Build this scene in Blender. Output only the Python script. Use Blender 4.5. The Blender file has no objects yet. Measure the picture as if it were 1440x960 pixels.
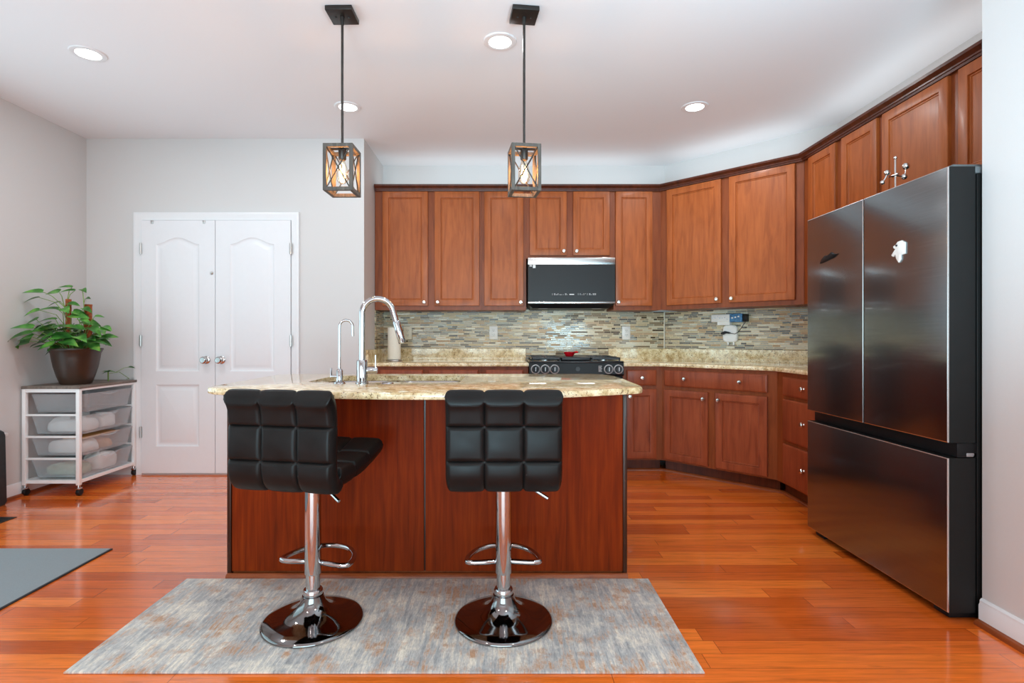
import bpy, bmesh, math, random
from mathutils import Vector, Matrix
R = math.radians
PI = math.pi
random.seed(7)
scene = bpy.context.scene
C = scene.collection

# ------------------------------------------------------------------ camera, world, lights, exposure
cam_data = bpy.data.cameras.new('camera')
cam = bpy.data.objects.new('camera', cam_data)
C.objects.link(cam)
cam.location = (0, 0, 1.11)
cam.rotation_euler = (PI/2, 0, 0)
cam_data.sensor_width = 36.0
cam_data.lens = 36.0*760/1440
cam_data.shift_x = 12/1440
cam_data.shift_y = -5/1440
cam_data.clip_start = 0.05
scene.camera = cam

vs = scene.view_settings
vs.view_transform = 'Standard'
vs.look = 'None'
vs.gamma = 1.0
vs.use_curve_mapping = False
vs.exposure = 0.08
scene.cycles.max_bounces = 8
scene.cycles.diffuse_bounces = 5
scene.cycles.caustics_reflective = False
scene.cycles.caustics_refractive = False
scene.cycles.sample_clamp_indirect = 4.0

world = bpy.data.worlds.new('daylight_sky')
scene.world = world
world.use_nodes = True
bg = world.node_tree.nodes['Background']
bg.inputs[0].default_value = (0.68, 0.93, 1.0, 1)
bg.inputs[1].default_value = 1.27

def area(name, loc, rot, sx, sy, power, col=(1, 1, 1), spread=180):
    d = bpy.data.lights.new(name, 'AREA')
    d.shape = 'RECTANGLE'; d.size = sx; d.size_y = sy
    d.energy = power; d.color = col; d.spread = R(spread)
    o = bpy.data.objects.new(name, d); C.objects.link(o)
    o.location = loc; o.rotation_euler = rot
    return o

# daylight through the patio doors behind the camera and the window in the left wall
area('daylight_patio_door', (-0.6, -3.3, 1.25), (R(95), 0, 0), 4.4, 2.1, 112, (0.70, 0.92, 1.0))
area('daylight_side_window', (-3.36, 1.9, 1.2), (R(122), 0, R(-90)), 2.9, 1.4, 13, (0.64, 0.88, 1.0), 125)
# added fill lamps out of view, tilted up to brighten the ceiling
area('fill_low', (-0.6, -2.6, 0.45), (R(114), 0, R(-8)), 0.9, 0.5, 16, (0.46, 0.82, 1.0), 62)
area('fill_near', (1.1, 0.8, 1.15), (R(140), 0, 0), 0.7, 0.7, 26, (0.56, 0.86, 1.0), 140)
# added fill strips hidden above the wall cabinets, lifting the kitchen ceiling
area('ceiling_fill_strip', (0.12, 4.93, 2.455), (PI, 0, 0), 2.4, 0.22, 2.0, (0.88, 0.97, 1))
area('ceiling_fill_strip', (1.90, 4.46, 2.455), (PI, 0, R(-45)), 1.1, 0.22, 1.1, (0.88, 0.97, 1))
area('ceiling_fill_strip', (2.37, 3.05, 2.455), (PI, 0, R(-90)), 1.7, 0.20, 1.5, (0.88, 0.97, 1))
# task lights under the microwave
area('microwave_task_lamp', (0.355, 4.82, 1.366), (0, 0, 0), 0.16, 0.10, 0.6, (1, 0.98, 0.95))
area('microwave_task_lamp', (0.825, 4.82, 1.366), (0, 0, 0), 0.16, 0.10, 0.6, (1, 0.98, 0.95))
# added downward fill lamps behind the camera, no fittings there
area('rear_fill', (-1.8, 0.2, 2.72), (0, 0, 0), 0.16, 0.16, 9.5, (1.0, 0.96, 0.90))
area('rear_fill', (0.9, 0.2, 2.72), (0, 0, 0), 0.16, 0.16, 9.5, (1.0, 0.96, 0.90))

# ------------------------------------------------------------------ node helpers
class NT:
    def __init__(s, name):
        m = bpy.data.materials.new(name); m.use_nodes = True
        s.m = m; s.t = m.node_tree; s.n = s.t.nodes
        s.b = s.n['Principled BSDF']; s.out = s.n['Material Output']
    def new(s, typ, **kw):
        n = s.n.new(typ)
        for k, v in kw.items(): setattr(n, k, v)
        return n
    def link(s, a, b): s.t.links.new(a, b)
    def val(s, inp, v):
        if hasattr(v, 'is_linked') or isinstance(v, bpy.types.NodeSocket): s.link(v, inp)
        else: inp.default_value = v
    def math(s, op, a, b=0.0, c=None):
        n = s.new('ShaderNodeMath', operation=op)
        s.val(n.inputs[0], a); s.val(n.inputs[1], b)
        if c is not None: s.val(n.inputs[2], c)
        return n.outputs[0]
    def obj(s, scale=(1, 1, 1), loc=(0, 0, 0), rot=(0, 0, 0), space='Object'):
        tc = s.new('ShaderNodeTexCoord'); mp = s.new('ShaderNodeMapping')
        s.link(tc.outputs[space], mp.inputs[0])
        mp.inputs['Scale'].default_value = scale; mp.inputs['Location'].default_value = loc
        mp.inputs['Rotation'].default_value = rot
        return mp.outputs[0]
    def sep(s, v):
        n = s.new('ShaderNodeSeparateXYZ'); s.link(v, n.inputs[0]); return n.outputs
    def comb(s, x=0.0, y=0.0, z=0.0):
        n = s.new('ShaderNodeCombineXYZ')
        s.val(n.inputs[0], x); s.val(n.inputs[1], y); s.val(n.inputs[2], z)
        return n.outputs[0]
    def noise(s, vec, scale=5, detail=3, rough=0.5, dist=0.0):
        n = s.new('ShaderNodeTexNoise'); s.link(vec, n.inputs['Vector'])
        n.inputs['Scale'].default_value = scale; n.inputs['Detail'].default_value = detail
        n.inputs['Roughness'].default_value = rough; n.inputs['Distortion'].default_value = dist
        return n.outputs[0]
    def white(s, vec):
        n = s.new('ShaderNodeTexWhiteNoise', noise_dimensions='3D'); s.link(vec, n.inputs['Vector'])
        return n.outputs['Value']
    def voro(s, vec, scale=20, feature='F1', out='Distance', rnd=1.0):
        n = s.new('ShaderNodeTexVoronoi', feature=feature); s.link(vec, n.inputs['Vector'])
        n.inputs['Scale'].default_value = scale; n.inputs['Randomness'].default_value = rnd
        return n.outputs[out]
    def ramp(s, fac, stops, interp='LINEAR'):
        n = s.new('ShaderNodeValToRGB'); s.link(fac, n.inputs[0])
        cr = n.color_ramp; cr.interpolation = interp
        while len(cr.elements) < len(stops): cr.elements.new(0.5)
        for e, (p, c) in zip(cr.elements, stops):
            e.position = p; e.color = (c[0], c[1], c[2], 1) if not isinstance(c, (int, float)) else (c, c, c, 1)
        return n.outputs[0]
    def mix(s, fac, a, b, mode='MIX'):
        n = s.new('ShaderNodeMix', data_type='RGBA', blend_type=mode)
        s.val(n.inputs['Factor'], fac)
        for i, v in ((6, a), (7, b)):
            if isinstance(v, tuple): n.inputs[i].default_value = (v[0], v[1], v[2], 1)
            else: s.link(v, n.inputs[i])
        return n.outputs[2]
    def bump(s, h, strength=0.2, dist=0.01):
        n = s.new('ShaderNodeBump'); s.link(h, n.inputs['Height'])
        n.inputs['Strength'].default_value = strength; n.inputs['Distance'].default_value = dist
        s.link(n.outputs[0], s.b.inputs['Normal'])
    def set(s, **kw):
        names = dict(col='Base Color', rough='Roughness', metal='Metallic', coat='Coat Weight', coat_r='Coat Roughness',
                     spec='Specular IOR Level', alpha='Alpha', emit='Emission Color', estr='Emission Strength',
                     trans='Transmission Weight', aniso='Anisotropic', ior='IOR', sheen='Sheen Weight', arot='Anisotropic Rotation')
        for k, v in kw.items():
            i = s.b.inputs[names[k]]
            if isinstance(v, tuple): i.default_value = (v[0], v[1], v[2], 1)
            else: s.val(i, v)
        return s

def srgb(r, g, b):
    f = lambda c: (c/255/12.92) if c/255 <= 0.04045 else ((c/255+0.055)/1.055)**2.4
    return (f(r), f(g), f(b))

M = {}
def plain(key, col, rough=0.5, metal=0.0, var=0.04, nscale=30, bump=0.0, **kw):
    n = NT(key)
    v = n.obj()
    nz = n.noise(v, nscale, 4)
    lo = tuple(max(0, c*(1-var)) for c in col); hi = tuple(min(1, c*(1+var)) for c in col)
    n.set(col=n.ramp(nz, [(0.3, lo), (0.7, hi)]), rough=rough, metal=metal, **kw)
    if bump: n.bump(nz, bump, 0.002)
    M[key] = n.m
    return n.m

# setting
plain('wall_paint', srgb(209, 207, 206), 0.7, var=0.006, nscale=120, bump=0.03)
plain('ceiling_paint', srgb(236, 238, 241), 0.8, var=0.004, nscale=120)
plain('trim_white', srgb(229, 230, 232), 0.35, var=0.006)
plain('door_white', srgb(229, 230, 233), 0.38, var=0.006)
# objects
plain('chrome', (0.52, 0.52, 0.535), 0.07, 1.0, var=0.01)
plain('dark_chrome', (0.24, 0.235, 0.235), 0.07, 1.0, var=0.02)
plain('nickel', (0.72, 0.68, 0.63), 0.22, 1.0, var=0.02)
plain('knob_steel', (0.55, 0.54, 0.53), 0.16, 1.0, var=0.02)
plain('satin_steel', (0.62, 0.62, 0.61), 0.28, 1.0, var=0.03)
plain('steel_edge', (0.70, 0.70, 0.70), 0.25, 1.0, var=0.02)
plain('black_plastic', (0.008, 0.008, 0.009), 0.4, var=0.05, spec=0.25)
plain('fridge_side', (0.008, 0.008, 0.008), 0.45, var=0.05, spec=0.25)
plain('black_glass', (0.018, 0.018, 0.019), 0.34, var=0.03, spec=0.25)
plain('cast_iron', (0.015, 0.016, 0.018), 0.38, var=0.1, nscale=200)
plain('black_enamel', (0.010, 0.011, 0.013), 0.2, var=0.05)
plain('ring_grey', (0.55, 0.56, 0.57), 0.3, 0.3)
plain('grey_cap', (0.12, 0.13, 0.135), 0.5)
plain('white_plastic', srgb(236, 236, 232), 0.35, var=0.01)
plain('ivory_plastic', srgb(232, 226, 205), 0.35, var=0.01)
plain('outlet_dark', (0.10, 0.10, 0.10), 0.5)
plain('paper', srgb(242, 238, 226), 0.9, var=0.02, nscale=80, bump=0.1)
plain('blue_box', srgb(70, 125, 170), 0.5, var=0.5, nscale=60)
plain('red_glaze', srgb(200, 12, 30), 0.15, var=0.1)
plain('pot_brown', srgb(58, 40, 30), 0.35, var=0.25, nscale=6)
plain('soil', srgb(50, 36, 26), 0.95, var=0.4, nscale=90, bump=0.6)
plain('moss_pole', srgb(150, 78, 40), 0.95, var=0.5, nscale=70, bump=0.9)
plain('stem_green', srgb(120, 150, 70), 0.5, var=0.2)
plain('frame_white', srgb(240, 240, 240), 0.35, var=0.01)
plain('dark_bronze', (0.022, 0.018, 0.016), 0.4, 0.3, var=0.2)
plain('bronze_rod', (0.055, 0.050, 0.046), 0.35, 0.6, var=0.2)
plain('cord_black', (0.01, 0.01, 0.01), 0.5)
plain('vent_brown', (0.018, 0.013, 0.010), 0.5)
plain('mat_grey', srgb(140, 150, 155), 0.85, var=0.05, nscale=260, bump=0.15)
plain('mat_edge', srgb(50, 54, 58), 0.8)
plain('case_black', (0.020, 0.021, 0.023), 0.55, var=0.2)
plain('white_cloth', srgb(240, 240, 238), 0.9, var=0.06, nscale=14, bump=0.3)
plain('orange_card', srgb(222, 160, 95), 0.8, var=0.1)
plain('tan_bag', srgb(205, 160, 125), 0.8, var=0.15)
plain('green_bag', srgb(165, 185, 165), 0.8, var=0.15)
plain('mark_white', (0.75, 0.75, 0.75), 0.5)
plain('trim_grey', (0.55, 0.55, 0.55), 0.35)
plain('ornament_silver', (0.75, 0.74, 0.72), 0.2, 1.0)

def wood(key, dark, mid, light, rough=0.32, scale=(9, 9, 1.1), coat=0.06, mott=0.5, tone=0.35, spec=0.3):
    n = NT(key)
    v = n.obj(scale)
    oi = n.new('ShaderNodeObjectInfo')
    va = n.new('ShaderNodeVectorMath', operation='ADD'); n.link(v, va.inputs[0])
    n.link(n.comb(n.math('MULTIPLY', oi.outputs['Random'], 37.0), 0.0, n.math('MULTIPLY', oi.outputs['Random'], 11.0)), va.inputs[1])
    g = n.noise(va.outputs[0], 3.0, 6, 0.55, 0.6)
    col = n.ramp(g, [(0.28, dark), (0.5, mid), (0.74, light)])
    v2 = n.new('ShaderNodeVectorMath', operation='ADD'); n.link(n.obj((2.2, 2.2, 1.5)), v2.inputs[0])
    n.link(n.comb(n.math('MULTIPLY', oi.outputs['Random'], 91.0)), v2.inputs[1])
    mo = n.noise(v2.outputs[0], 2.0, 4, 0.6)
    col = n.mix(n.math('MULTIPLY', n.ramp(mo, [(0.35, 0.0), (0.7, 1.0)]), mott), col, dark, 'MIX')
    f = n.noise(n.obj((260, 260, 5)), 1.0, 2, 0.5)
    col = n.mix(tone, col, n.mix(1.0, col, n.ramp(f, [(0.3, 0.62), (0.7, 1.25)]), 'MULTIPLY'))
    n.set(col=col, rough=rough, coat=coat, coat_r=0.18, spec=spec)
    M[key] = n.m
    return n.m
wood('cabinet_wood', srgb(146, 74, 32), srgb(171, 91, 43), srgb(186, 103, 51), 0.40, mott=0.35, tone=0.2)
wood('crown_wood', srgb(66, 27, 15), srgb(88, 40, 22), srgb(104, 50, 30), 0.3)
wood('stile_wood', srgb(116, 54, 25), srgb(138, 69, 33), srgb(150, 78, 40), 0.40, mott=0.35, tone=0.2)
wood('cabinet_wood_shaded', srgb(126, 57, 32), srgb(149, 73, 43), srgb(166, 85, 51), 0.40, mott=0.35, tone=0.2)  # darker copy of the cabinet wood, dimmer light low down put into the colour
wood('island_wood', srgb(101, 32, 1), srgb(127, 42, 2), srgb(144, 54, 4), 0.55, scale=(14, 14, 0.9), mott=0.25, coat=0.0, spec=0.12)
wood('island_trim', srgb(52, 26, 16), srgb(66, 34, 21), srgb(78, 42, 26), 0.3)
wood('shoe_wood', srgb(120, 56, 26), srgb(150, 74, 36), srgb(168, 90, 46), 0.3, scale=(2, 2, 9))
wood('cart_top_wood', srgb(98, 86, 78), srgb(126, 113, 104), srgb(150, 138, 128), 0.5, scale=(20, 2, 9), coat=0.0)
wood('lantern_wood', srgb(74, 70, 66), srgb(98, 92, 86), srgb(120, 112, 104), 0.6, scale=(20, 20, 3), coat=0.0)

def floor_material():
    n = NT('oak_planks')
    x, y, z = n.sep(n.obj())
    PW = 0.0826
    ry = n.math('DIVIDE', y, PW)
    row = n.math('FLOOR', ry); fy = n.math('FRACT', ry)
    r1 = n.white(n.comb(row, 3.0, 1.0))
    r2 = n.white(n.comb(row, 9.0, 5.0))
    ln = n.math('ADD', 0.75, n.math('MULTIPLY', r2, 0.7))
    cx = n.math('DIVIDE', n.math('ADD', x, n.math('MULTIPLY', r1, 9.0)), ln)
    colm = n.math('FLOOR', cx); fx = n.math('FRACT', cx)
    rid = n.white(n.comb(row, colm, 2.0))
    base = n.ramp(rid, [(0.0, srgb(205, 90, 25)), (0.3, srgb(226, 104, 35)), (0.65, srgb(240, 118, 41)), (1.0, srgb(254, 133, 50))])
    gv = n.comb(n.math('ADD', n.math('MULTIPLY', x, 1.6), n.math('MULTIPLY', rid, 50.0)), n.math('MULTIPLY', y, 26.0), rid)
    g = n.noise(gv, 2.0, 7, 0.62, 0.9)
    col = n.mix(0.6, base, n.mix(1.0, base, n.ramp(g, [(0.28, 0.45), (0.5, 1.0), (0.75, 1.22)]), 'MULTIPLY'))
    gf = n.noise(n.comb(n.math('MULTIPLY', x, 8.0), n.math('MULTIPLY', y, 260.0), rid), 1.0, 3)
    col = n.mix(0.35, col, n.mix(1.0, col, n.ramp(gf, [(0.3, 0.6), (0.7, 1.2)]), 'MULTIPLY'))
    seam = n.math('LESS_THAN', n.math('MINIMUM', fy, n.math('SUBTRACT', 1.0, fy)), 0.012)
    seamx = n.math('LESS_THAN', n.math('MULTIPLY', n.math('MINIMUM', fx, n.math('SUBTRACT', 1.0, fx)), ln), 0.0012)
    sm = n.math('MAXIMUM', seam, seamx)
    col = n.mix(n.math('MULTIPLY', sm, 0.75), col, srgb(113, 44, 15))
    rr = n.noise(n.obj((3, 3, 3)), 2.0, 3)
    n.set(col=col, rough=n.ramp(rr, [(0.3, 0.16), (0.7, 0.22)]), coat=0.8, coat_r=0.10)
    big = n.noise(n.comb(n.math('MULTIPLY', x, 1.0), n.math('ADD', n.math('MULTIPLY', y, 8.0), rid), 0.0), 1.2, 2)
    n.bump(big, 0.10, 0.004)
    M['floor'] = n.m
floor_material()

def granite():
    n = NT('granite')
    v = n.obj((1, 1, 1))
    n1 = n.noise(v, 22, 6, 0.65)
    col = n.ramp(n1, [(0.28, srgb(152, 119, 75)), (0.42, srgb(215, 190, 141)), (0.56, srgb(244, 227, 186)), (0.72, srgb(255, 251, 224))])
    n2 = n.noise(v, 75, 3, 0.6)
    col = n.mix(n.ramp(n2, [(0.60, 0.0), (0.66, 0.8)]), col, srgb(106, 74, 46))
    sp = n.voro(v, 120)
    n3 = n.noise(v, 14, 2)
    spm = n.math('MULTIPLY', n.ramp(sp, [(0.16, 1.0), (0.24, 0.0)]), n.ramp(n3, [(0.46, 0.0), (0.58, 1.0)]))
    col = n.mix(spm, col, srgb(47, 38, 33))
    sp2 = n.voro(v, 60)
    col = n.mix(n.math('MULTIPLY', n.ramp(sp2, [(0.14, 1.0), (0.2, 0.0)]), 0.7), col, srgb(133, 78, 52))
    n.set(col=col, rough=0.09, coat=0.4, coat_r=0.04)
    M['granite'] = n.m
granite()

def mosaic():
    n = NT('mosaic_tile')
    x, y, z = n.sep(n.obj())
    RH = 0.0170
    rz = n.math('DIVIDE', z, RH)
    row = n.math('FLOOR', rz); fz = n.math('FRACT', rz)
    a = n.white(n.comb(row, 1.0, 4.0)); b = n.white(n.comb(row, 7.0, 2.0))
    ln = n.math('ADD', 0.08, n.math('MULTIPLY', a, 0.09))
    cx = n.math('DIVIDE', n.math('ADD', x, n.math('ADD', 5.0, b)), ln)
    wob = n.white(n.comb(row, n.math('FLOOR', cx), 8.0))
    col_i = n.math('FLOOR', cx); fx = n.math('FRACT', cx)
    # split some tiles in two
    half = n.math('MULTIPLY', n.math('GREATER_THAN', wob, 0.55), n.math('GREATER_THAN', fx, 0.42))
    rid = n.white(n.comb(row, n.math('ADD', col_i, n.math('MULTIPLY', half, 0.37)), 5.0))
    col = n.ramp(rid, [(0.0, srgb(78, 66, 54)), (0.12, srgb(132, 116, 94)), (0.26, srgb(170, 158, 134)), (0.44, srgb(196, 180, 146)),
                       (0.60, srgb(150, 148, 132)), (0.72, srgb(208, 200, 176)), (0.84, srgb(178, 150, 116)), (0.92, srgb(118, 112, 102))], 'CONSTANT')
    vn = n.noise(n.obj((30, 30, 90)), 2.0, 3)
    col = n.mix(0.5, col, n.mix(1.0, col, n.ramp(vn, [(0.3, 0.75), (0.7, 1.2)]), 'MULTIPLY'))
    ez = n.math('MULTIPLY', n.math('MINIMUM', fz, n.math('SUBTRACT', 1.0, fz)), RH)
    d1 = n.math('MULTIPLY', n.math('MINIMUM', fx, n.math('SUBTRACT', 1.0, fx)), ln)
    d2 = n.math('ADD', n.math('MULTIPLY', n.math('ABSOLUTE', n.math('SUBTRACT', fx, 0.42)), ln),
                n.math('MULTIPLY', n.math('LESS_THAN', wob, 0.55), 1.0))
    gd = n.math('MINIMUM', ez, n.math('MINIMUM', d1, d2))
    grout = n.math('LESS_THAN', gd, 0.0011)
    col = n.mix(grout, col, srgb(241, 221, 181))
    rgh = n.math('ADD', n.math('MULTIPLY', grout, 0.5), n.ramp(rid, [(0.0, 0.08), (0.44, 0.4), (0.58, 0.1), (0.84, 0.35)], 'CONSTANT'))
    n.set(col=col, rough=rgh)
    n.bump(n.math('MINIMUM', gd, 0.0025), 0.5, 0.5)
    M['mosaic'] = n.m
mosaic()

def rug_material():
    n = NT('rug_weave')
    v = n.obj()
    x, y, z = n.sep(v)
    st = n.noise(n.comb(n.math('MULTIPLY', x, 55.0), n.math('MULTIPLY', y, 5.0), 0.0), 1.0, 4, 0.7)
    fine = n.noise(n.comb(n.math('MULTIPLY', x, 210.0), n.math('MULTIPLY', y, 45.0), 3.0), 1.0, 2, 0.7)
    blob = n.noise(v, 5.0, 5, 0.65)
    blob2 = n.noise(n.obj(loc=(4.3, 7.7, 0)), 7.0, 5, 0.7)
    s = n.math('ADD', n.math('MULTIPLY', st, 0.65), n.math('MULTIPLY', blob, 0.5))
    col = n.ramp(s, [(0.38, srgb(138, 138, 140)), (0.5, srgb(174, 176, 177)), (0.58, srgb(201, 199, 195)), (0.68, srgb(235, 227, 212)), (0.8, srgb(253, 245, 229))])
    rust = n.math('MULTIPLY', n.ramp(blob2, [(0.49, 0.0), (0.60, 1.0)]), n.ramp(st, [(0.42, 0.0), (0.54, 0.9)]))
    col = n.mix(rust, col, srgb(192, 144, 106))
    cr = n.math('MULTIPLY', n.ramp(blob2, [(0.34, 1.0), (0.44, 0.0)]), 0.6)
    col = n.mix(cr, col, srgb(244, 235, 218))
    col = n.mix(0.6, col, n.mix(1.0, col, n.ramp(fine, [(0.3, 0.62), (0.7, 1.25)]), 'MULTIPLY'))
    n.set(col=col, rough=0.95, sheen=0.2)
    n.bump(fine, 0.6, 0.004)
    M['rug'] = n.m
rug_material()

def brushed(key, col, rough, horiz=True, aniso=0.0):
    n = NT(key)
    f = n.noise(n.obj((3, 3, 420) if horiz else (420, 420, 3)), 1.0, 3)
    big = n.noise(n.obj((1.3, 1.3, 1.0)), 1.0, 1)
    n.set(col=n.ramp(f, [(0.3, tuple(c*0.9 for c in col)), (0.7, tuple(c*1.1 for c in col))]),
          metal=1.0, rough=rough, coat=0.25 if aniso else 0.0, coat_r=0.05, aniso=aniso, arot=0.0 if horiz else 0.25)
    bp = n.new('ShaderNodeBump'); n.link(big, bp.inputs['Height']); bp.inputs['Strength'].default_value = 0.25; bp.inputs['Distance'].default_value = 0.03
    b2 = n.new('ShaderNodeBump'); n.link(f, b2.inputs['Height']); b2.inputs['Strength'].default_value = 0.05; b2.inputs['Distance'].default_value = 0.0006
    n.link(bp.outputs[0], b2.inputs['Normal']); n.link(b2.outputs[0], n.b.inputs['Normal'])
    M[key] = n.m
brushed('black_steel', (0.245, 0.27, 0.285), 0.22, aniso=0.8)
brushed('bright_steel', (0.66, 0.66, 0.65), 0.25)
brushed('sink_steel', (0.62, 0.62, 0.62), 0.22)

def leather():
    n = NT('black_leather')
    v = n.voro(n.obj(), 420)
    c = n.noise(n.obj(), 18, 4)
    sc = n.noise(n.obj(loc=(2, 5, 1)), 55, 5, 0.7)
    col = n.mix(n.ramp(sc, [(0.70, 0.0), (0.74, 0.25)]), n.ramp(c, [(0.3, (0.006, 0.006, 0.006)), (0.7, (0.010, 0.010, 0.010))]), (0.30, 0.30, 0.30))
    n.set(col=col, rough=n.ramp(c, [(0.3, 0.36), (0.7, 0.46)]), spec=0.22)
    n.bump(v, 0.12, 0.001)
    M['leather'] = n.m
leather()

def frosted():
    n = NT('frosted_plastic')
    n.set(col=srgb(232, 236, 238), rough=0.3)
    tr = n.new('ShaderNodeBsdfTransparent'); tr.inputs[0].default_value = (0.95, 0.96, 0.97, 1)
    nz = n.noise(n.obj(), 12, 2)
    mx = n.new('ShaderNodeMixShader'); n.link(n.ramp(nz, [(0.3, 0.20), (0.7, 0.25)]), mx.inputs[0])
    n.link(tr.outputs[0], mx.inputs[1]); n.link(n.b.outputs[0], mx.inputs[2]); n.link(mx.outputs[0], n.out.inputs[0])
    M['frosted'] = n.m
frosted()

def clear_glass():
    n = NT('bulb_glass')
    n.set(col=(1, 0.93, 0.82), rough=0.03, spec=0.6)
    tr = n.new('ShaderNodeBsdfTransparent'); tr.inputs[0].default_value = (1, 0.95, 0.86, 1)
    fr = n.new('ShaderNodeLayerWeight'); fr.inputs[0].default_value = 0.25
    gl = n.new('ShaderNodeBsdfGlossy'); gl.inputs['Roughness'].default_value = 0.03
    mx = n.new('ShaderNodeMixShader'); n.link(fr.outputs['Facing'], mx.inputs[0])
    n.link(tr.outputs[0], mx.inputs[1]); n.link(gl.outputs[0], mx.inputs[2]); n.link(mx.outputs[0], n.out.inputs[0])
    M['bulb_glass'] = n.m
clear_glass()

def emit(key, col, strength):
    n = NT(key); n.set(col=col, emit=col, estr=strength, rough=0.5); M[key] = n.m
emit('can_glow', (1.0, 0.985, 0.96), 6.0)
emit('filament_glow', (1.0, 0.66, 0.26), 16.0)

def leaf_material():
    n = NT('pothos_leaf')
    oi = n.noise(n.obj(), 14, 3)
    col = n.ramp(oi, [(0.30, srgb(34, 78, 30)), (0.48, srgb(62, 122, 46)), (0.62, srgb(96, 158, 66)), (0.76, srgb(160, 186, 84))])
    n.set(col=col, rough=0.35, spec=0.5)
    M['leaf'] = n.m
leaf_material()

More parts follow.
